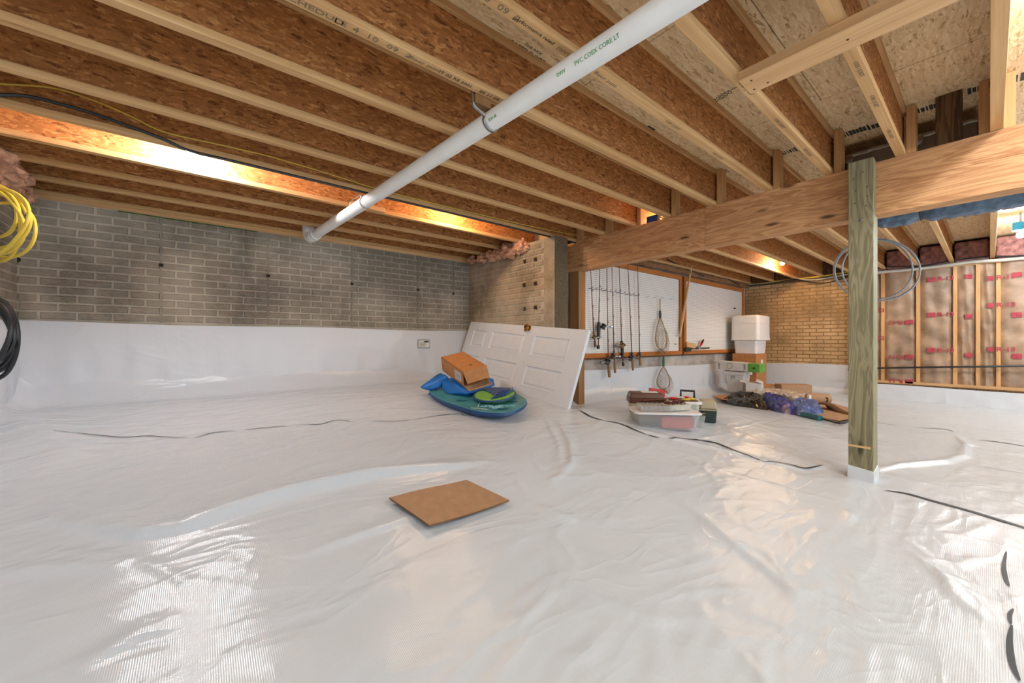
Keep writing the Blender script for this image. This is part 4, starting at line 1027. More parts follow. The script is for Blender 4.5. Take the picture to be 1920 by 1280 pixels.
# ================================================================ PEGBOARDS
YB_ = Y_PEG-0.03
def peg(name, label, pxl, pxr):
    xl = onY(pxl, 640, YB_).x; xr = onY(pxr, 640, YB_).x
    zt = C+0.338*YB_; zb = C-0.0665*YB_; fw = 0.075
    t = thing(name, label, 'pegboard', ((xl+xr)/2, YB_, zb))
    m = MB(); m.box(xl+0.02, xr-0.02, YB_, YB_+0.008, zb+0.02, zt-0.02); m.build('panel', MAT['peg'], t)
    for nm, mt, b in (('frame_rail', 'frame', (xl, xr, zt-0.07, zt)), ('frame_rail', 'frame', (xl, xr, zb, zb+0.06)), ('frame_stile', 'frameZ', (xl, xl+fw, zb+0.06, zt-0.07)), ('frame_stile', 'frameZ', (xr-fw, xr, zb+0.06, zt-0.07))):
        m = MB(); m.box(b[0], b[1], YB_-0.022, YB_, b[2], b[3]); m.build(nm, MAT[mt], t, bevel=0.002)
    m = MB(); m.box(xl, xr, YB_, Y_PEG-0.001, zb-0.02, zb+0.018); m.build('wall_cleat', MAT['lumDark'], t)
    return t, xl, xr, zb, zt
pg1, *e1 = peg('pegboard', 'white pegboard in amber frame holding the fishing rods', 1087.5, 1277)
pg2, *e2 = peg('pegboard', 'white pegboard in amber frame with no rods, near the white totes', 1280.5, 1393.5)
YR = YB_-0.05
for k in range(11):
    x, y = 1103+k*8.6, 541+k*1.35; p = onY(x, y, YB_)
    m = MB(); m.tube([p, p+Vector((0, -0.06, 0)), p+Vector((0, -0.075, 0.02))], 0.004, 5); m.build('peg_hook', MAT['black'], pg1)
for x, y in ((1210, 557), (1224, 558), (1254, 561), (1237.5, 559)):
    p = onY(x, y, YB_); m = MB(); m.tube([p, p+Vector((0, -0.05, 0)), p+Vector((0, -0.06, 0.02))], 0.003, 5); m.build('peg_hook', MAT['steel'], pg1)
p = onY(1265, 645, YB_); m = MB(); m.lathe(p, [(0.012, 0), (0.010, 0.02), (0.004, 0.025)], (0, -1, 0), 8); m.build('brass_peg', MAT['brass'], pg1)
p = onY(1376, 578, YB_); m = MB(); m.lathe(p, [(0.014, 0), (0.012, 0.03)], (0, -1, 0), 8); m.build('black_peg', MAT['black'], pg2)

def reel(t, c, s, hand=1, body='black'):
    s = s*0.68
    m = MB(); m.lathe(c+Vector((0, 0.0, 0)), [(0.028*s, -0.025*s), (0.034*s, -0.02*s), (0.026*s, -0.008*s), (0.026*s, 0.012*s), (0.034*s, 0.022*s), (0.02*s, 0.03*s)], (0.5, -0.3, 1), 12); sp_ = m.build('reel_spool', MAT['bronze'] if body == 'brass' else MAT['black'], t, smooth=True)
    m = MB(); m.tube([c, c+Vector((0.06*s*hand, -0.02, 0)), c+Vector((0.10*s*hand, -0.02, 0.0))], 0.007*s, 6); m.tube([c+Vector((0.10*s*hand, -0.02, 0)), c+Vector((0.13*s*hand, -0.03, 0.0))], 0.012*s, 6); m.build('reel_crank', MAT['steel'], sp_)
def rod(label, top, mid, end, grip, reelp, rs=1.0, hand=1, body='black', grip0=None):
    T = onY(*top, YR); Mi = onY(*mid, YR); E = onY(*end, YR)
    T = T + (T-Mi).normalized()*0.03
    t = thing('fishing_rod', label, 'fishing rod', E, 'fishing rods on the pegboard')
    m = MB(); m.tube([T, Mi, Mi.lerp(E, 0.98)], [0.004, 0.008, 0.009], 6); m.build('blank', MAT['rod'], t, smooth=True)
    for f in (0.35, 0.6, 0.8):
        q = T.lerp(Mi, f); m = MB(); m.tube([q+Vector((0, -0.012+0.014*math.cos(a), 0.014*math.sin(a))) + Vector((0.012*math.cos(a), 0, 0)) for a in [2*PI*k/8 for k in range(8)]], 0.003, 5, closed=True); m.build('line_guide', MAT['steel'], t)
    for (a, b, mt, r) in grip:
        m = MB(); m.tube([Mi.lerp(E, a), Mi.lerp(E, (a+b)/2), Mi.lerp(E, b)], [r, r*1.15, r], 10); m.build('grip', MAT[mt], t, smooth=True)
    reel(t, onY(*reelp, YR-0.035), rs, hand, body)
rod('leftmost short fishing rod with brass coloured reel, partly behind the door corner', (1107.5, 508), (1113, 621), (1116.5, 650), [(0.0, 0.35, 'cork', 0.014), (0.6, 1.0, 'rod', 0.016)], (1114, 632), 1.3, 1, 'brass')
rod('fishing rod with thick black grip and reel sticking out right, second from left', (1124.5, 505), (1122.8, 604), (1121.8, 654), [(0.0, 0.62, 'black', 0.022), (0.86, 1.0, 'black', 0.018)], (1131, 612), 1.7, 1, 'black')
rod('fishing rod with black spinning reel below the board and longest brown handle', (1137.7, 505), (1140.3, 672), (1142.6, 707), [(0.0, 0.3, 'black', 0.016), (0.36, 1.0, 'cork', 0.017)], (1138, 678), 1.9, -1)
rod('fishing rod with cork handle just right of the longest handled one', (1147.3, 501), (1151, 657), (1153.5, 699), [(0.0, 0.35, 'rod', 0.017), (0.5, 1.0, 'cork', 0.015)], (1149, 668), 1.4, 1)
rod('fishing rod with bronze baitcasting reel over the frame, third from right', (1161, 498), (1165.4, 639), (1168.7, 686), [(0.0, 0.62, 'black', 0.02), (0.85, 1.0, 'black', 0.016)], (1166, 648), 2.0, -1, 'brass')
rod('fishing rod second from right with small dark reel and brown handle', (1177.5, 497), (1184.5, 660), (1187, 694), [(0.0, 0.25, 'black', 0.015), (0.38, 1.0, 'cork', 0.015)], (1181, 672), 1.5, -1)
rod('rightmost fishing rod with short brown handle below the frame', (1195.4, 498), (1199.3, 660), (1200.8, 685), [(0.0, 0.4, 'black', 0.016), (0.45, 1.0, 'cork', 0.016)], (1195, 669), 1.4, -1, 'brass')

def landing_net(label, top, grip0, grip1, cx, y0, y1, rx, gripmat, bag, seed, rimmat):
    Yn = YR+0.01; d = lambda x, y, o=0: onY(x, y, Yn-o)
    t = thing('landing_net', label, 'fishing net', d(cx, y1))
    if top: m = MB(); m.tube([d(*top), d(*grip0)], 0.008, 6); m.build('hanging_cord', MAT['net'], t)
    m = MB(); m.tube([d(*grip0), d((grip0[0]+grip1[0])/2, (grip0[1]+grip1[1])/2), d(*grip1)], [0.014, 0.02, 0.016], 8); m.build('grip', MAT[gripmat], t, smooth=True)
    def rim(a):   # teardrop
        s = (1-math.cos(a))/2; w = math.sin(a)*(0.35+0.65*s)
        return cx+(grip1[0]-cx)*(1-s)+rx*w*1.08, y0+(y1-y0)*s
    P = [d(*rim(2*PI*k/40)) for k in range(40)]
    m = MB(); m.tube(P, 0.007, 6, closed=True); m.build('hoop', MAT[rimmat], t, smooth=True)
    # net bag: crossing cords
    r = random.Random(seed); m = MB()
    for k in range(15):
        a0 = PI*(k+0.5)/15
        xa, ya = rim(a0); xb, yb = rim(2*PI-a0)
        x2, y2 = rim(min(PI*0.98, a0+0.9)); x3, y3 = rim(2*PI-min(PI*0.98, a0+0.9))
        for (u, v, w2, z2) in ((xa, ya, x3, y3), (xb, yb, x2, y2)):
            pts = []
            for q in range(9):
                f = q/8; sg = math.sin(PI*f)
                pts.append(d(u+(w2-u)*f+bag[0]*sg*(a0/PI), v+(z2-v)*f+bag[1]*sg*(a0/PI), 0.10*sg))
            m.tube(pts, 0.0022, 4)
    for k in range(5):
        pts = []
        f = (k+1)/6
        for q in range(12):
            a = PI*0.35+ (PI*1.3)*q/11; xx, yy = rim(a); 
            pts.append(d(xx+bag[0]*0.8*f, yy+bag[1]*f*1.0, 0.10*f))
        m.tube(pts, 0.0022, 4)
    m.build('mesh_bag', MAT['net'], t)['kind'] = 'stuff'
landing_net('landing net with tan hoop hanging on the pegboard', (1237.5, 560), (1237.6, 582), (1238, 597), 1240, 597, 655, 13, 'black', (8, 10), 1, 'net')
landing_net('landing net with green grip hanging below the pegboard', None, (1244.4, 668), (1244.2, 687), 1243.5, 688, 729, 15, 'greengrip', (10, 10), 2, 'net')
m = MB(); a, b = onY(1296.5, 498, YB_-0.10), onY(1274.5, 631, YB_-0.05); m.tube([a, b], 0.017, 10)
tag(m.build('wooden_dowel', MAT['stick'], None, smooth=True), 'long pale wooden dowel leaning between the two pegboards', 'stick')
# tools on the lower rail of the right board
zr = e2[2]+0.061
t = thing('bar_clamp', 'bar clamp with red handle lying on the lower frame of the right pegboard', 'clamp', onY(1305, 654, YB_-0.03))
m = MB(); a, b = onY(1284, 654, YB_-0.04), onY(1330, 652, YB_-0.04); m.tube([a, b], 0.012, 6); m.build('bar', MAT['black'], t)
m = MB(); m.tube([onY(1312.5, 650, YB_-0.05), onY(1316, 643, YB_-0.05), onY(1319, 637, YB_-0.05)], [0.014, 0.02, 0.016], 8); m.build('handle', MAT['red'], t, smooth=True)
m = MB(); m.tube([onY(1316, 642, YB_-0.07), onY(1318.5, 637, YB_-0.07)], 0.012, 8); m.build('grip_pad', MAT['black'], t)
m = MB(); p = onY(1310, 651, YB_-0.04); m.box(p.x-0.03, p.x+0.03, YB_-0.065, YB_-0.025, p.z-0.03, p.z+0.03); m.build('jaw', MAT['steel'], t, bevel=0.005)
m = MB(); p = onY(1293, 648, YB_-0.03); m.M = TRS((p.x, YB_-0.03, p.z+0.01), 0, 0.1); m.box(-0.14, 0.14, -0.03, 0.0, -0.045, 0.04)
tag(m.build('wood_scrap', MAT['lumX'], None, bevel=0.004), 'small pale wood scrap behind the red handled clamp', 'wood')
m = MB(); p = onY(1289, 655, YB_-0.05); m.M = TRS((p.x, YB_-0.055, p.z)); m.taper(-0.10, 0.10, -0.025, 0.025, -0.035, 0.03, 0.01, 0.012)
tag(m.build('black_case', MAT['black'], None, bevel=0.003), 'small black tool case at the left end of the right pegboard rail', 'tool')

# rusty bolts on the stub wall
for k, (px, py) in enumerate(((984, 490), (1004, 486), (983, 534), (1004, 531), (983, 579), (1004, 576))):
    p = onX(px, py, X_PIER-0.012); t = thing('anchor_bolt', 'rusty square washer and bolt on the stub wall, %s %s column' % (('top', 'middle', 'bottom')[k//2], ('left', 'right')[k % 2]), 'bolt', p, 'rusty bolts on the stub wall')
    m = MB(); m.box(X_PIER-0.016, X_PIER-0.004, p.y-0.021, p.y+0.021, p.z-0.021, p.z+0.021); wsh = m.build('square_washer', MAT['rust'], t, bevel=0.002)
    m = MB(); m.lathe((X_PIER-0.016, p.y, p.z), [(0.012, 0), (0.012, 0.010), (0.007, 0.011), (0.007, 0.022)], (-1, 0, 0), 6); m.build('nut', MAT['steel'] if k == 4 else MAT['rust'], wsh)

# ================================================================ WHITE DOOR
TR = Vector((2.955, 2.466, C+0.113)); TL = Vector((2.950, 4.57, C+0.278)); BR = Vector((2.72, 2.411, C-0.650))
u = (TL-TR).normalized(); v = (BR-TR); v = (v-u*v.dot(u)).normalized(); n = u.cross(v).normalized()
if n.dot(EYE-TR) < 0: n = -n
LEN, WID, TH = 2.115, 0.795, 0.036
MD = basis(TR, u, v, n)        # local: x along the long edge from right, y down, z towards viewer
t = thing('interior_door', 'white six panel door lying on its side against the stub wall', 'door', BR)
def slab(parent, name, pieces, mat, bevel=0.0):
    m = MB(MD)
    for b in pieces: m.box(*b)
    return m.build(name, mat, parent, bevel=bevel)
st_, rl_ = 0.11, 0.11
# panel openings: along the length (rail from the right=bottom end), two columns across the width
px_ = [(0.195, 0.745), (0.905, 1.545), (1.665, 1.975)]
py_ = [(0.105, 0.345), (0.45, 0.69)]
xsplit = [0]+[a for p in px_ for a in p]+[LEN]
cells = []
for i in range(0, len(xsplit), 2): cells.append((xsplit[i], xsplit[i+1], 0, WID, -TH, 0))      # rails
for (a, b) in px_:
    for (c, d) in ((0, py_[0][0]), (py_[0][1], py_[1][0]), (py_[1][1], WID)): cells.append((a, b, c, d, -TH, 0))
slab(t, 'door_frame', cells, MAT['door'])
for (a, b) in px_:
    for (c, d) in py_:
        m = MB(MD); i = 0.018; j = 0.045
        def L4(o, z): return [(a+o, c+o, z), (b-o, c+o, z), (b-o, d-o, z), (a+o, d-o, z)]
        rings = [L4(0, 0), L4(0.008, 0.003), L4(i, -0.012), L4(i+0.012, -0.012), L4(j, -0.003)]
        vs = [p for r in rings for p in r]; fs = []
        for k in range(4):
            for q in range(4): fs.append((k*4+q, k*4+(q+1) % 4, (k+1)*4+(q+1) % 4, (k+1)*4+q))
        fs.append((16, 17, 18, 19)); m.add(vs, fs); m.build('raised_panel', MAT['door'], t)
m = MB(MD)
for (a, b) in px_:
    for (c, d) in py_: m.box(a-0.001, b+0.001, c-0.001, d+0.001, -TH+0.003, -TH+0.014)
m.build('back_skin', MAT['door'], t)
kx = (onX(991, 617, 2.95)-TR).dot(u)
for s, dx in ((1, -0.018), (1, 0.03)):
    m = MB(MD); m.lathe((kx+dx, 0.03+(0.012 if dx > 0 else 0), 0.0), [(0.032, 0), (0.032, 0.006), (0.014, 0.01), (0.014, 0.028), (0.030, 0.036), (0.034, 0.052), (0.022, 0.064)] if dx < 0 else [(0.032, 0), (0.030, 0.008), (0.018, 0.012)], (0, 0, 1), 16); m.build('door_knob' if dx < 0 else 'knob_rosette', MAT['brass'], t, smooth=True)

# ================================================================ BOARDS AND BOX BY THE DOOR
zb = 0.292
out = [(804, 735), (826, 749), (854, 759), (882, 767.5), (910, 772.5), (948, 773.5), (972, 767), (985.5, 757), (986, 748), (967, 737), (940, 730), (880, 722), (840, 720), (812, 724)]
PD = lambda px, py, h: (C-0.352-h+0.12*3.3)/((py-640)/F+0.12)
def onP(px, py, h): return onD(px, py, PD(px, py, h))
def flat(px, py, z): return onP(px, py, z-0.352)
def outline(pts, z, n=4):
    P = [flat(x, y, z) for x, y in pts]; P = P+[P[0]]; return smooth_path(P, n)[:-1]
t = thing('bodyboard', 'teal bodyboard with blue edge lying on the liner before the white door', 'bodyboard', (zb and flat(895, 745, zb)))
Z0 = zb+0.005
poly = outline(out, Z0+0.055, 4); cen = sum(poly, Vector())/len(poly)
m = MB(); low = [cen+(p-cen)*0.90-Vector((0, 0, 0.055)) for p in poly]; mid = [cen+(p-cen)*1.01-Vector((0, 0, 0.022)) for p in poly]
k = len(poly); m.add(low+mid+poly, [tuple(range(k))[::-1]]+[(i, (i+1) % k, k+(i+1) % k, k+i) for i in range(k)]+[(k+i, k+(i+1) % k, 2*k+(i+1) % k, 2*k+i) for i in range(k)]); m.build('edge_rail', MAT['navy'], t, smooth=True)
m = MB(); top = [cen+(p-cen)*0.985+Vector((0, 0, 0.004)) for p in poly]; m.add(poly+top, [tuple(range(k, 2*k))]+[(i, (i+1) % k, k+(i+1) % k, k+i) for i in range(k)]); m.build('deck_skin', MAT['teal'], t)
hexm = plain('pale blue hexagon print', s2l(150, 196, 206), 0.4); bluem = plain('mid blue print', s2l(34, 104, 148), 0.4)
zt_ = Z0+0.0605

for (hx, hy, nn) in ((880, 752, 9), (935, 764, 12), (965, 756, 8), (910, 760, 6), (862, 748, 6)):
    m = MB(); r = random.Random(hx); c0 = flat(hx, hy, zt_)
    for q in range(nn):
        cx_ = c0.x+r.uniform(-0.07, 0.07); cy_ = c0.y+r.uniform(-0.05, 0.05)
        P = [Vector((cx_+0.022*math.cos(a), cy_+0.022*math.sin(a), zt_)) for a in [PI/3*w for w in range(6)]]; m.tube(P, 0.0022, 4, closed=True)
    m.build('hexagon_print', hexm, t)
for (hx, hy) in ((945, 765), (962, 752), (868, 750)):
    m = MB(); c0 = flat(hx, hy, zt_-0.0006); m.prism([c0+Vector((0.055*math.cos(a)*(1+0.2*math.sin(3*a)), 0.035*math.sin(a), 0)) for a in [2*PI*w/14 for w in range(14)]], (0, 0, 0.0006)); m.build('blue_patch', bluem, t)
m = MB()
for q in range(12):
    for (x, y) in ((884+q*2.6, 764.5+q*0.25), ): 
        c0 = flat(x, y, zt_); m.sphere(c0, 0.005, 6, 4)
for q in range(6): m.sphere(flat(896+q*0.8, 763-q*2.0, zt_), 0.005, 6, 4)
m.build('white_dots', MAT['whitecard'], t)
# blue foam float with two lobes
zf = Z0+0.060
t = thing('foam_float', 'bright blue two lobed foam float lying on the teal bodyboard', 'float', flat(870, 735, zf))
def zo(px, py, dz): p = onZ(px, py, zf+dz); return p
def hull(name, pts, mat, parent, bev=0.02):
    bm = bmesh.new(); off = WL[parent.name]
    for p in pts: bm.verts.new(Vector(p)-off)
    bmesh.ops.convex_hull(bm, input=bm.verts); 
    me = bpy.data.meshes.new(name); bm.to_mesh(me); bm.free(); me.materials.append(mat)
    o = bpy.data.objects.new(name, me); COL.objects.link(o); o.parent = parent; WL[o.name] = off
    md = o.modifiers.new('bevel', 'BEVEL'); md.width = bev; md.segments = 3; md.angle_limit = 0.4
    me.polygons.foreach_set('use_smooth', [True]*len(me.polygons)); return o
hz = lambda x, y, h: onP(x, y, h+0.006)
hull('left_lobe', [hz(787, 727, 0.0), hz(787.5, 725, 0.03), hz(803, 733, 0.0), hz(795, 719, 0.06), hz(826, 696.5, 0.15), hz(838, 703, 0.14), hz(845, 712, 0.09), hz(826, 728, 0.015), hz(812, 722, 0.0)], MAT['sky'], t)
hull('right_lobe', [hz(828, 711, 0.10), hz(848, 710, 0.10), hz(828.5, 730, 0.015), hz(838, 738, 0.0), hz(872, 742, 0.0), hz(874, 736, 0.05), hz(905, 735, 0.0), hz(929, 722, 0.0), hz(926, 710, 0.05), hz(905, 705, 0.05), hz(865, 704, 0.10)], MAT['sky'], t)
# small green and blue swim board
zk = Z0+0.085
t = thing('kickboard', 'small green and blue oval board with mesh bag resting on the bodyboard', 'bodyboard', flat(928, 741, zk))
c0 = flat(928, 741, zk); e_x = flat(967, 739, zk)-c0; e_y = flat(930, 729.5, zk)-c0
ov = lambda s, z: [c0+e_x*s*math.cos(a)+e_y*s*math.sin(a)+Vector((0, 0, z)) for a in [2*PI*q/28 for q in range(28)]]
m = MB(); a_, b_, d_ = ov(0.94, -0.012), ov(1.0, 0.004), ov(0.93, 0.018); kk = 28
m.add(a_+b_+d_, [tuple(range(kk))[::-1], tuple(range(2*kk, 3*kk))]+[(i, (i+1) % kk, kk+(i+1) % kk, kk+i) for i in range(kk)]+[(kk+i, kk+(i+1) % kk, 2*kk+(i+1) % kk, 2*kk+i) for i in range(kk)]); m.build('board_body', MAT['lime'], t, smooth=True)
m = MB(); m.tube(ov(0.985, 0.006), 0.010, 8, closed=True); m.build('rim_cord', MAT['navy'], t, smooth=True)
m = MB(); pl = [c0+e_x*a+e_y*b+Vector((0, 0, 0.019)) for a, b in ((-0.7, 0.75), (-0.15, -0.05), (0.12, -0.75), (0.35, -0.35), (0.75, 0.62), (0.2, 0.9), (-0.3, 0.93))]; m.prism(pl, (0, 0, 0.006)); m.build('blue_panel', MAT['navy'], t, bevel=0.002)
m = MB()
for q in range(5): m.tube([c0+e_x*(-0.1+0.14*q)+e_y*(-0.9+0.1*q)+Vector((0, 0, 0.026)), c0+e_x*(0.28+0.14*q)+e_y*0.2+Vector((0, 0, 0.030)), c0+e_x*(0.3+0.13*q)+e_y*0.75+Vector((0, 0, 0.024))], 0.006, 5)
m.build('mesh_cords', MAT['tape'], t)
# open cardboard box, tilted on the float : corner pixels lifted at solved depths
def solve_box(A, Dp, Bp, Ap, dA, guess):
    rays = [np.array(ray(*p)) for p in (A, Dp, Bp, Ap)]
    pa = rays[0]*dA; g = np.array(guess, float)
    def res(g):
        u_ = rays[1]*g[0]-pa; v_ = rays[2]*g[1]-pa; w_ = rays[3]*g[2]-pa
        return np.array([u_@v_, u_@w_, v_@w_])
    for _ in range(60):
        r = res(g); Jm = np.zeros((3, 3))
        for k in range(3):
            e = np.zeros(3); e[k] = 1e-5; Jm[:, k] = (res(g+e)-r)/1e-5
        try: st2 = np.linalg.solve(Jm+1e-9*np.eye(3), -r)
        except Exception: break
        g = g+np.clip(st2, -0.15, 0.15)
    e = np.array([0, 0, C]); return [Vector(pa+e)]+[Vector(rays[k+1]*g[k]+e) for k in range(3)]
bA, bD, bB, bAp = solve_box((826.8, 669), (867.5, 697.2), (868.4, 658.8), (829.6, 694.4), 4.00, (3.62, 4.2, 3.95))
uu = bD-bA; vv = bB-bA; ww = bAp-bA
if not (0.15 < uu.length < 0.9 and 0.1 < vv.length < 0.9 and 0.05 < ww.length < 0.5):
    bA = onD(826.8, 669, 4.0); uu = onD(867.5, 697.2, 3.62)-bA; vv = Vector((0.24, 0.10, 0.02)); ww = Vector((0, 0, -0.14))
print('BOX', uu.length, vv.length, ww.length, uu, vv, ww)
MBX = basis(bA, uu, vv, ww); Lx, Ly, Lz = uu.length, vv.length, ww.length
t = thing('cardboard_box', 'open brown cardboard box tilted on the blue foam float', 'box', bA+ww)
tk = 0.005
m = MB(MBX)
m.box(0, Lx, 0, Ly, 0, tk); m.box(0, Lx, 0, Ly, Lz-tk, Lz); m.box(0, Lx, 0, tk, 0, Lz); m.box(0, Lx, Ly-tk, Ly, 0, Lz); m.box(0, tk, 0, Ly, 0, Lz); m.build('carton', MAT['card2'], t)
m = MB(MBX); fl = Lz*0.95
m.hexa([(Lx, 0.0, 0), (Lx, Ly, 0), (Lx+0.06, Ly-0.01, fl*0.72), (Lx+0.06, 0.01, fl*0.72)], [(Lx+0.004, 0.0, -0.003), (Lx+0.004, Ly, -0.003), (Lx+0.064, Ly-0.01, fl*0.70), (Lx+0.064, 0.01, fl*0.70)]); m.build('top_flap', MAT['card2'], t)
m = MB(MBX); m.hexa([(Lx, 0, Lz), (Lx, Ly, Lz), (Lx+0.10, Ly, Lz+0.01), (Lx+0.10, 0, Lz+0.01)], [(Lx, 0, Lz-0.004), (Lx, Ly, Lz-0.004), (Lx+0.10, Ly, Lz+0.006), (Lx+0.10, 0, Lz+0.006)]); m.build('bottom_flap', MAT['card'], t)
m = MB(MBX); m.box(Lx*0.64, Lx*0.90, -0.001, 0.001, Lz*0.22, Lz*0.80); shl = m.build('shipping_label', MAT['whitecard'], t)
m = MB(MBX)
for q in range(3): m.box(Lx*(0.67+0.07*q), Lx*(0.71+0.07*q), -0.0018, 0.0, Lz*0.30, Lz*0.72)
m.build('label_print', MAT['greycable'], shl)
m = MB(MBX); m.lathe((Lx*0.78, Ly*0.55, -0.0006), [(0.02, 0), (0.02, 0.001)], (0, 0, -1), 8); m.build('tape_mark', MAT['carddark'], t)

# flat sheet of cardboard on the floor
cs = [sp(730, 935, 0.020), sp(875, 900, 0.022), sp(955, 940, 0.018), sp(805, 988, 0.024)]
m = MB()
def cf(u_, v_, dz=0.0):
    p = cs[0].lerp(cs[1], u_).lerp(cs[3].lerp(cs[2], u_), v_)
    z = max(surf(p.x, p.y)+0.010, p.z-0.010*math.sin(PI*u_)*math.sin(PI*v_))
    return Vector((p.x, p.y, p.z+dz+0.003*math.sin(5*u_+2*v_)))
m.grid(lambda a, b: cf(a, b, 0.006), 14, 10)
t = thing('cardboard_sheet', 'flat brown cardboard sheet lying on the white liner in the foreground', 'cardboard', (cs[0]+cs[2])/2)
m.build('top_liner', MAT['card'], t, smooth=True, fix=False)
m = MB()
N_ = 14
loopT = [cf(i/N_, 0, 0.006) for i in range(N_)]+[cf(1, i/N_, 0.006) for i in range(N_)]+[cf(1-i/N_, 1, 0.006) for i in range(N_)]+[cf(0, 1-i/N_, 0.006) for i in range(N_)]
kk = len(loopT); m.add(loopT+[p-Vector((0, 0, 0.007)) for p in loopT], [(i, (i+1) % kk, kk+(i+1) % kk, kk+i) for i in range(kk)]+[tuple(range(kk, 2*kk))]); m.build('corrugated_edge', MAT['carddark'], t)

# ================================================================ TACKLE AREA
def gnd(px, py): p = sp(px, py); return p
YAW = -0.62                    # they face roughly across the view
def local(px, py, yaw, up=0.0):
    p = gp(px, py); return TRS((p.x, p.y, surf(p.x, p.y)+0.004+up), yaw)
# R axis along the picture, away axis into depth
AX = math.atan2(-FX, FY)       # yaw whose local x points to picture right
# clear shallow tote with red contents
Mt = local(1254, 808, AX-0.10); t = thing('storage_tote', 'clear shallow plastic tote with red contents, in front of the tackle boxes', 'tote', Mt.translation)
m = MB(Mt); m.taper(-0.265, 0.265, 0.0, 0.33, 0.0, 0.135, 0.03, 0.04); m.build('tub', MAT['clear'], t, smooth=True)
m = MB(Mt); m.taper(-0.28, 0.28, -0.012, 0.342, 0.135, 0.15, -0.0, 0.045); m.build('lid', MAT['whiteplastic'], t, bevel=0.004)
m = MB(Mt); m.box(-0.05, 0.22, 0.042, 0.20, 0.012, 0.115); m.build('red_case', MAT['pale_red'], t, bevel=0.008)
m = MB(Mt)
for q in range(14): m.tube([(-0.22+0.012*q, 0.06, 0.02), (-0.20+0.011*q, 0.08, 0.06+0.04*random.random()), (-0.17+0.010*q, 0.06, 0.02)], 0.004, 5)
m.build('dark_line_tangle', MAT['seam'], t)
m = MB(Mt); m.box(0.225, 0.232, 0.045, 0.12, 0.03, 0.10); m.build('label', MAT['whitecard'], t)
# brown and beige tackle box
Mt = local(1231, 800, AX-0.12, 0.0); t = thing('tackle_box', 'dark brown lidded tackle box with beige base behind the clear tote', 'tackle box', Mt.translation)
m = MB(Mt); m.taper(-0.155, 0.155, 0.355, 0.54, 0.0, 0.15, 0.02, 0.02); m.build('base', MAT['beige'], t, bevel=0.004)
m = MB(Mt); m.taper(-0.165, 0.165, 0.345, 0.548, 0.145, 0.19, 0.0, 0.02); m.build('lid_band', MAT['brownplastic'], t, bevel=0.004)
m = MB(Mt); m.hexa([(-0.163, 0.348, 0.19), (0.163, 0.348, 0.19), (0.163, 0.545, 0.19), (-0.163, 0.545, 0.19)], [(-0.145, 0.367, 0.245), (0.145, 0.367, 0.245), (0.145, 0.53, 0.245), (-0.145, 0.53, 0.245)]); m.build('lid', MAT['brownplastic'], t, bevel=0.008)
m = MB(Mt); m.box(-0.04, 0.11, 0.39, 0.49, 0.243, 0.249); m.build('lid_recess', MAT['whiteplastic'], t, bevel=0.004)
m = MB(Mt); m.tube([(-0.05, 0.33, 0.175), (0.165, 0.325, 0.195), (0.175, 0.35, 0.195)], 0.010, 8); m.build('handle', MAT['brownplastic'], t)
# open red utility box
Mt = local(1276, 800, AX-0.05, 0.0); t = thing('utility_box', 'small open box with bright red lid standing up behind the tackle pile', 'tackle box', Mt.translation)
m = MB(Mt); m.taper(-0.10, 0.10, 0.57, 0.71, 0.0, 0.12, 0.01, 0.01); m.build('tray', MAT['whiteplastic'], t, bevel=0.003)
m = MB(Mt); m.box(-0.11, 0.11, 0.565, 0.715, 0.12, 0.145); m.build('red_rim', MAT['red'], t, bevel=0.004)
m = MB(Mt @ TRS((-0.03, 0.715, 0.142), -0.1, 0.14, -0.25)); m.box(-0.04, 0.13, -0.004, 0.012, 0.0, 0.115); m.build('red_lid', MAT['red'], t, bevel=0.004)
# pale grey tub with black handle
Mt = local(1290, 797, AX-0.18, 0.0); t = thing('bait_tub', 'pale grey open tub with upright black handle beside the tackle boxes', 'tackle box', Mt.translation)
m = MB(Mt); m.taper(-0.14, 0.14, 0.09, 0.35, 0.0, 0.19, 0.025, 0.05); m.build('tub', MAT['greyplastic'], t, smooth=True, bevel=0.003)
m = MB(Mt); m.taper(-0.155, 0.155, 0.075, 0.365, 0.175, 0.20, 0.0, 0.055); m.build('rim', MAT['whiteplastic'], t, bevel=0.004)
m = MB(Mt); m.taper(-0.13, 0.13, 0.10, 0.34, 0.20, 0.203, 0.0, 0.05); m.build('lure_tray', MAT['brownplastic'], t)
for q, (mt, a, b) in enumerate((('yellow', 0.02, 0.09), ('red', -0.08, 0.16), ('yellow', 0.08, 0.14), ('whitecard', 0.0, 0.22), ('red', 0.06, 0.24))):
    m = MB(Mt); m.sphere((a, b+0.06, 0.212), 0.026, 8, 5, (1.6, 0.8, 0.5)); m.build('lure', MAT[mt], t, smooth=True)
m = MB(Mt); m.tube([(0.02, 0.345, 0.19), (0.02, 0.345, 0.275), (0.145, 0.345, 0.268), (0.145, 0.345, 0.19)], 0.012, 8); m.build('handle', MAT['black'], t)
# beige over dark green minnow box
Mt = local(1329, 793, AX-0.35, 0.0); t = thing('minnow_box', 'small box with cream top and dark green base, right of the tackle pile', 'tackle box', Mt.translation)
m = MB(Mt); m.taper(-0.072, 0.072, 0.0, 0.18, 0.0, 0.115, 0.008, 0.015); m.build('base', MAT['dkgreen'], t, bevel=0.004)
m = MB(Mt); m.taper(-0.080, 0.080, -0.008, 0.188, 0.113, 0.125, 0.0, 0.018); m.build('flange_rim', MAT['olive'], t, bevel=0.003)
m = MB(Mt); m.hexa([(-0.074, 0.0, 0.125), (0.074, 0.0, 0.125), (0.074, 0.18, 0.125), (-0.074, 0.18, 0.125)], [(-0.062, 0.012, 0.205), (0.062, 0.012, 0.205), (0.062, 0.168, 0.205), (-0.062, 0.168, 0.205)]); m.build('top', MAT['olive'], t, bevel=0.015, seg=3)
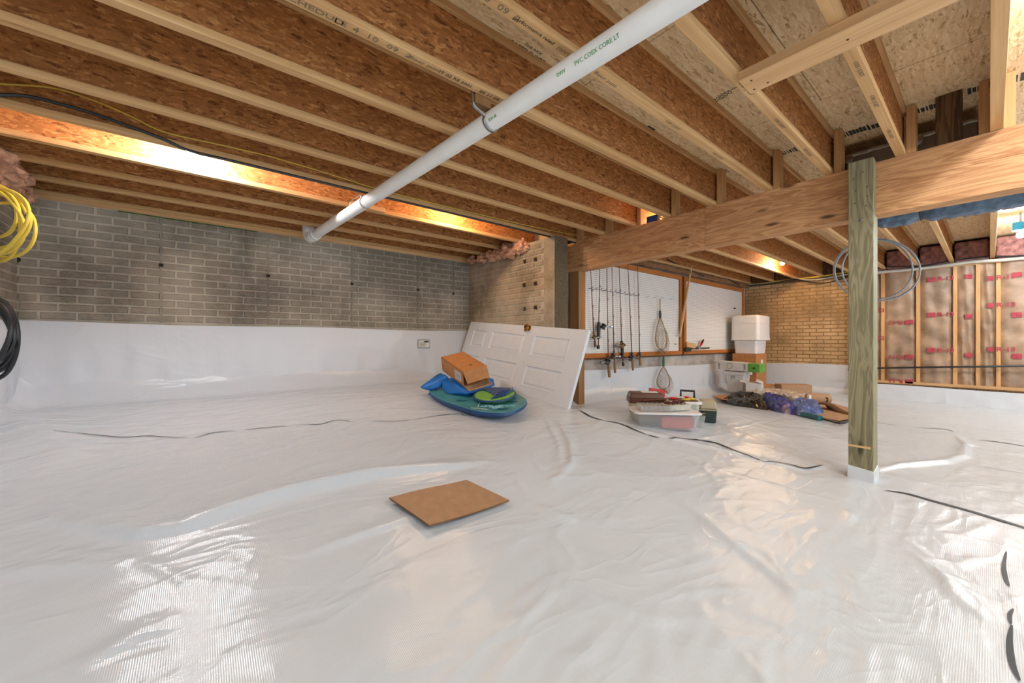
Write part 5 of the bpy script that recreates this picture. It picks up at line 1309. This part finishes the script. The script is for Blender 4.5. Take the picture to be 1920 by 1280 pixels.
# trays on the tote lid
Mt0 = local(1254, 808, AX-0.10)
Mt = Mt0 @ TRS((-0.05, 0.10, 0.156)); t = thing('lure_organizer', 'clear compartment box of small lures on the tote lid', 'tackle box', Mt.translation)
m = MB(Mt); m.box(-0.17, 0.10, -0.06, 0.14, 0.0, 0.045); m.build('case', MAT['clear'], t, bevel=0.004)
for q in range(6): m = MB(Mt); m.box(-0.155+0.04*q, -0.153+0.04*q, -0.055, 0.135, 0.003, 0.042); m.build('divider', MAT['whiteplastic'], t)
for q in range(9):
    m = MB(Mt); m.sphere((-0.14+0.028*q, -0.03+0.13*random.random(), 0.015), 0.012, 6, 4, (1.3, 1, 0.8)); m.build('lure', MAT[('cork', 'olive', 'seam')[q % 3]], t)
Mt = Mt0 @ TRS((0.10, 0.13, 0.156), 0.3); t = thing('hook_tray', 'small grey tray of tangled brown tackle on the tote lid', 'tray', Mt.translation)
m = MB(Mt); m.taper(-0.10, 0.13, -0.05, 0.09, 0.0, 0.05, 0.012, 0.02); m.build('tray', MAT['greyplastic'], t, bevel=0.003)
m = MB(Mt)
for q in range(22):
    a = random.uniform(-0.08, 0.11); b = random.uniform(-0.03, 0.07); m.tube([(a, b, 0.05), (a+random.uniform(-0.03, 0.03), b+random.uniform(-0.02, 0.02), 0.062+random.uniform(0, 0.014)), (a+random.uniform(-0.05, 0.05), b+random.uniform(-0.03, 0.03), 0.052)], 0.005, 5)
m.build('tangled_tackle', MAT['brownplastic'], t)['kind'] = 'stuff'
Mt = local(1302, 803, AX-0.2); t = thing('small_tub', 'low clear tub with brown leaf-like debris right of the big tote', 'tote', Mt.translation)
m = MB(Mt); m.taper(-0.09, 0.11, 0.05, 0.20, 0.0, 0.10, 0.015, 0.02); m.build('tub', MAT['clear'], t, smooth=True)
m = MB(Mt); 
for q in range(9): m.M = Mt @ TRS((random.uniform(-0.06, 0.10), random.uniform(0.06, 0.18), 0.10+0.004*q), random.uniform(0, 6), random.uniform(-.4, .4)); m.box(-0.035, 0.035, -0.02, 0.02, 0, 0.003)
m.build('brown_debris', MAT['cork'], t)

# ================================================================ STACK IN THE FAR CORNER
def bx(name, label, cat, x0, x1, y0, y1, z0, z1, mat, bev=0.004, **kw):
    t = thing(name, label, cat, ((x0+x1)/2, (y0+y1)/2, z0)); m = MB(); m.box(x0, x1, y0, y1, z0, z1); m.build('carton', mat, t, bevel=bev); return t
X0, X1, Y0, Y1 = 7.68, 8.24, 2.585, 3.02
t = bx('cardboard_box', 'tall brown cardboard box at the floor under the white totes', 'box', X0+0.03, X1-0.04, Y0+0.03, Y1-0.02, 0.012, C-0.56, MAT['card2'])
t = bx('cardboard_box', 'brown cardboard box with dark hand hole under the white totes', 'box', X0+0.02, X1-0.03, Y0+0.03, Y1-0.01, C-0.558, C-0.222, MAT['card2'])
m = MB(); P = [(X0+0.018, (Y0+Y1)/2+0.055*math.cos(a), C-0.44+0.020*math.sin(a)) for a in [2*PI*q/14 for q in range(14)]]; m.prism(P, (0.004, 0, 0)); m.build('hand_hole', MAT['hole'], t)  # flat dark patch painted for the shade in the hole
m = MB(); m.box(X0+0.24, X0+0.34, Y0+0.027, Y0+0.031, C-0.53, C-0.33); m.build('white_label', MAT['whitecard'], t)
zt1 = C-0.220
t = thing('storage_tote', 'lower white plastic tote, nested under the upper one on the cardboard boxes', 'tote', ((X0+X1)/2, (Y0+Y1)/2, zt1))
m = MB(); m.taper(X0+0.02, X1-0.05, Y0+0.02, Y1-0.03, zt1, zt1+0.24, 0.012, 0.04); m.build('tub', MAT['whiteplastic'], t, smooth=True, bevel=0.006)
t = thing('storage_tote', 'upper white plastic tote, upside down at the top of the stack', 'tote', ((X0+X1)/2, (Y0+Y1)/2, zt1+0.241))
m = MB(); m.taper(X0-0.012, X1+0.015, Y0-0.022, Y1+0.012, zt1+0.695, zt1+0.262, 0.004, 0.06); m.build('shell', MAT['whiteplastic'], t, smooth=True, bevel=0.03)
m = MB(); m.taper(X0-0.018, X1+0.021, Y0-0.028, Y1+0.018, zt1+0.30, zt1+0.241, 0.004, 0.06); m.build('rim_band', MAT['whiteplastic'], t, smooth=True, bevel=0.01)
m = MB(); m.taper(X0-0.014, X1+0.017, Y0-0.024, Y1+0.014, zt1+0.552, zt1+0.548, 0.0, 0.06); m.build('moulded_line', MAT['whiteplastic'], t, smooth=True)
# white bin, printed carton and small boxes
p = gp(1375, 738)
t = thing('waste_bin', 'tall tapered white bin under the long green-ended carton', 'bin', (7.28, 2.78, 0))
zz = 0.03
m = MB(); m.taper(7.14, 7.42, 2.60, 2.92, zz, zz+0.35, 0.035, 0.02); m.build('bin_body', MAT['whitecard'], t, bevel=0.006)
m = MB(); m.taper(7.12, 7.44, 2.58, 2.94, zz+0.30, zz+0.36, 0.0, 0.02); m.build('rim', MAT['whitecard'], t, bevel=0.004)
text_obj('printed_mark', 'CI', 0.06, Matrix.Translation((7.128, 2.78, zz+0.26)) @ MXF, MAT['seam'], t, depth=0.003)
t = thing('printed_carton', 'long white carton with green end panel lying on the white bin', 'box', (7.25, 2.62, zz+0.365))
a, b = onX(1345.5, 690, 7.08), onX(1424, 694, 7.08)
y_l, y_r = a.y, onX(1402.5, 692, 7.08).y; ye = b.y
m = MB(); m.hexa([(7.08, ye, zz+0.363), (7.32, ye, zz+0.363), (7.32, y_l, zz+0.363+0.03), (7.08, y_l, zz+0.363+0.03)], [(7.08, ye, zz+0.50), (7.32, ye, zz+0.50), (7.32, y_l, zz+0.535), (7.08, y_l, zz+0.535)]); m.build('carton', MAT['whitecard'], t, bevel=0.003)
m = MB(); m.hexa([(7.076, ye-0.001, zz+0.364), (7.325, ye-0.001, zz+0.364), (7.325, y_r, zz+0.374), (7.076, y_r, zz+0.374)], [(7.076, ye-0.001, zz+0.502), (7.325, ye-0.001, zz+0.502), (7.325, y_r, zz+0.511), (7.076, y_r, zz+0.511)]); m.build('green_panel', MAT['greenprint'], t)
m = MB(); yc_ = (y_r+ye)/2; m.box(7.071, 7.077, yc_-0.02, yc_+0.01, zz+0.42, zz+0.45); m.build('black_emblem', MAT['black'], t)
m = MB(); m.tube([(7.076, y_l-0.20+0.045*math.cos(w), zz+0.455+0.045*math.sin(w)) for w in [2*PI*q/20 for q in range(20)]], 0.004, 5, closed=True); m.build('round_logo', MAT['net'], t)
for yy, s in ((y_r+0.05, 'PAPER'), (y_l-0.03, 'A4 500')):
    text_obj('printed_text', s, 0.038, Matrix.Translation((7.076, yy, zz+0.445)) @ MXF @ Matrix.Rotation(PI/2, 4, 'Z'), MAT['ink'], t, depth=0.001)
m = MB(TRS((7.05, 2.42, zz), 0.25)); m.box(-0.13, 0.20, -0.11, 0.11, 0.0, 0.20)
t = thing('white_carton', 'small white carton with open flaps before the white bin', 'box', (7.05, 2.42, zz)); m.build('carton', MAT['whitecard'], t, bevel=0.003)
m = MB(TRS((7.05, 2.42, zz+0.20), 0.25)); m.hexa([(-0.13, -0.11, 0), (0.20, -0.11, 0), (0.22, -0.02, 0.045), (-0.10, -0.02, 0.03)], [(-0.13, -0.11, 0.003), (0.20, -0.11, 0.003), (0.22, -0.02, 0.048), (-0.10, -0.02, 0.033)]); m.build('flap', MAT['whitecard'], t)
m = MB(TRS((7.05, 2.42, zz+0.20), 0.25)); m.hexa([(-0.13, 0.11, 0), (0.20, 0.11, 0), (0.22, 0.20, 0.03), (-0.10, 0.20, 0.02)], [(-0.13, 0.11, 0.003), (0.20, 0.11, 0.003), (0.22, 0.20, 0.033), (-0.10, 0.20, 0.023)]); m.build('flap', MAT['whitecard'], t)
text_obj('printed_mark', '1', 0.05, TRS((7.05, 2.42, zz), 0.25) @ Matrix.Translation((-0.132, -0.04, 0.10)) @ MXF, MAT['ink'], t, depth=0.002)
def gbox(name, label, px, py, lx, ly, lz, yaw, mat, up=0.0):
    p = onZ(px, py, 0.0); M = TRS((p.x, p.y, 0.028+up), yaw); t = thing(name, label, 'box', M.translation)
    m = MB(M); m.box(-lx/2, lx/2, 0, ly, 0, lz); m.build('carton', mat, t, bevel=0.004); return t, M
t, M = gbox('shipping_carton', 'low brown carton with black lettering right of the white carton', 1436, 738, 0.36, 0.15, 0.13, AX-0.10, MAT['card2'])
m = MB(M); m.box(-0.13, 0.02, -0.002, 0.0, 0.05, 0.075); m.build('black_strip', MAT['ink'], t); m = MB(M); m.box(0.10, 0.17, -0.002, 0.0, 0.03, 0.10); m.build('label', MAT['whitecard'], t)
m = MB(M); m.box(-0.18, 0.18, 0.07, 0.08, 0.13, 0.132); m.build('flap_gap', MAT['carddark'], t)
t, M = gbox('shipping_carton', 'plain brown carton on the pile nearest the tan brick wall', 1494, 742, 0.46, 0.22, 0.135, AX-0.16, MAT['card'], 0.02)
m = MB(M); m.box(-0.23, 0.23, 0.09, 0.13, 0.135, 0.1365); m.build('packing_tape', MAT['card2'], t)
p = onZ(1534, 752, 0.06); M = TRS((p.x, p.y, 0.095), AX-0.2)
t = thing('paper_roll', 'crumpled brown paper roll at the right end of the pile', 'paper', M.translation)
m = MB(M); m.tube([(-0.13, 0, 0), (-0.05, 0.01, 0.005), (0.05, -0.01, 0), (0.13, 0.01, 0.01)], [0.07, 0.078, 0.072, 0.066], 12); m.build('roll', MAT['card'], t, smooth=True)
m = MB(M); m.box(0.05, 0.085, -0.076, -0.060, -0.03, 0.03); m.build('dark_opening', MAT['hole'], t)  # dark block stands in for the shaded inside of the roll
m = MB(M); m.box(-0.155, -0.12, -0.08, -0.02, -0.05, 0.06); m.build('white_sleeve', MAT['whiteplastic'], t, bevel=0.01)

# flattened cardboard and crumpled sheets
def sheet(name, label, cat, pts, z, th, mat, curl=0.0, seed=0, edge=None):
    P = [Vector((onZ(x, y, z).x, onZ(x, y, z).y, z)) for x, y in pts]; r = random.Random(seed)
    P = [p+Vector((0, 0, curl*r.random())) for p in P]
    m = MB(); m.prism(P, (0, 0, th)); return tag(m.build(name, mat, None, bevel=0.002), label, cat)
sheet('flattened_carton', 'lowest flattened cardboard, its long edge facing the camera under the pile', 'cardboard', [(1336, 743), (1402, 737), (1545, 752), (1612, 772), (1600, 788), (1576, 797), (1488, 783), (1430, 770)], 0.020, 0.012, MAT['card'])
sheet('flattened_carton', 'upper brown flattened cardboard curling up beside the green post', 'cardboard', [(1480, 757), (1548, 757), (1600, 776), (1597, 785), (1572, 791), (1545, 786), (1500, 770)], 0.042, 0.010, MAT['card'], 0.012, 2)
sheet('flattened_carton', 'narrow cardboard strip sticking out at the left end of the pile', 'cardboard', [(1338, 745), (1390, 741), (1415, 752), (1400, 757), (1355, 751)], 0.045, 0.010, MAT['card2'], 0.02, 3)
m = MB(); a, b = onZ(1532, 757, 0.10), onZ(1592, 776, 0.07)
m.grid(lambda u_, v_: a.lerp(b, u_)+Vector((0.05*v_, -0.10*v_, 0.05*math.sin(PI*v_)-0.05*v_+0.02*math.sin(6*u_))), 10, 5)
o = m.build('bent_flap', MAT['carddark'], None, smooth=True); md = o.modifiers.new('solid', 'SOLIDIFY'); md.thickness = 0.006
tag(o, 'bent cardboard flap standing up behind the curled sheet by the post', 'cardboard')
cable('black_foam_strip', 'black foam strip along the front edge of the curled cardboard', [onZ(x, y, 0.062) for x, y in ((1530, 782), (1550, 787), (1575, 793), (1588, 790), (1600, 781))], 0.012, MAT['black'])
m = MB(); a, b = onZ(1505, 776, 0.07), onZ(1538, 784, 0.07); m.tube([a, b], 0.032, 12)
tag(m.build('teal_tube', MAT['tealtube'], None, smooth=True), 'teal plastic tube poking out under the clear bag', 'tube')
def heap(name, label, cat, pts, z, h, mat, seed, res=0.02, ridge_=1.0):
    P = [(onZ(x, y, z).x, onZ(x, y, z).y) for x, y in pts]; r = random.Random(seed)
    n_ = len(P); cx_ = sum(p[0] for p in P)/n_; cy_ = sum(p[1] for p in P)/n_
    rings, seg_ = 26, 96
    bd = []
    Pv = smooth_path([Vector((x, y, 0)) for x, y in P]+[Vector((P[0][0], P[0][1], 0))], 8)[:-1]
    for k in range(seg_): bd.append(Pv[int(k*len(Pv)/seg_)])
    ph = [r.uniform(0, 6.28) for _ in range(6)]; m = MB(); vs = []; fs = []
    for i in range(rings+1):
        f = 1-i/rings
        for k in range(seg_):
            x = cx_+(bd[k].x-cx_)*f; y = cy_+(bd[k].y-cy_)*f
            w = math.sin(PI/2*min(1, (1-f)*2.4))
            pn = Vector((x, y, seed*3.7)); rn = 1-2.2*abs(mnoise.noise(pn*7)); r2 = 1-2.2*abs(mnoise.noise(pn*17+Vector((9, 0, 0))))
            zz_ = z+h*w*(0.50+0.34*rn*ridge_+0.20*r2+0.15*math.sin(x*9+ph[0]))
            vs.append((x, y, max(zz_, z)))
    for i in range(rings):
        for k in range(seg_): k2 = (k+1) % seg_; fs.append((i*seg_+k, i*seg_+k2, (i+1)*seg_+k2, (i+1)*seg_+k))
    fs.append(tuple(range(seg_))[::-1])
    m.add(vs, fs); return tag(m.build(name, mat, None, smooth=True), label, cat)
heap('trash_bag', 'crumpled glossy black plastic bag at the left of the pile', 'bag', [(1352, 750), (1375, 742), (1412, 740), (1438, 752), (1440, 768), (1415, 768), (1385, 760)], 0.04, 0.10, MAT['blackgloss'], 1)
heap('clear_sheeting', 'folded clear plastic sheeting across the back of the pile', 'plastic sheet', [(1385, 738), (1440, 735), (1510, 744), (1524, 752), (1500, 758), (1452, 746), (1400, 744)], 0.045, 0.10, MAT['clearbag'], 2)
heap('blue_tarp', 'folded dark blue tarpaulin in the middle of the pile', 'tarp', [(1424, 745), (1436, 741), (1478, 760), (1500, 772), (1486, 778), (1452, 772), (1432, 756)], 0.04, 0.115, MAT['tarp'], 3)
heap('bagged_sheet', 'pale blue sheet in a clear bag on the blue tarp', 'bag', [(1478, 758), (1500, 752), (1530, 757), (1546, 771), (1535, 779), (1500, 779), (1486, 770)], 0.05, 0.10, MAT['tarplight'], 4, ridge_=0.6)
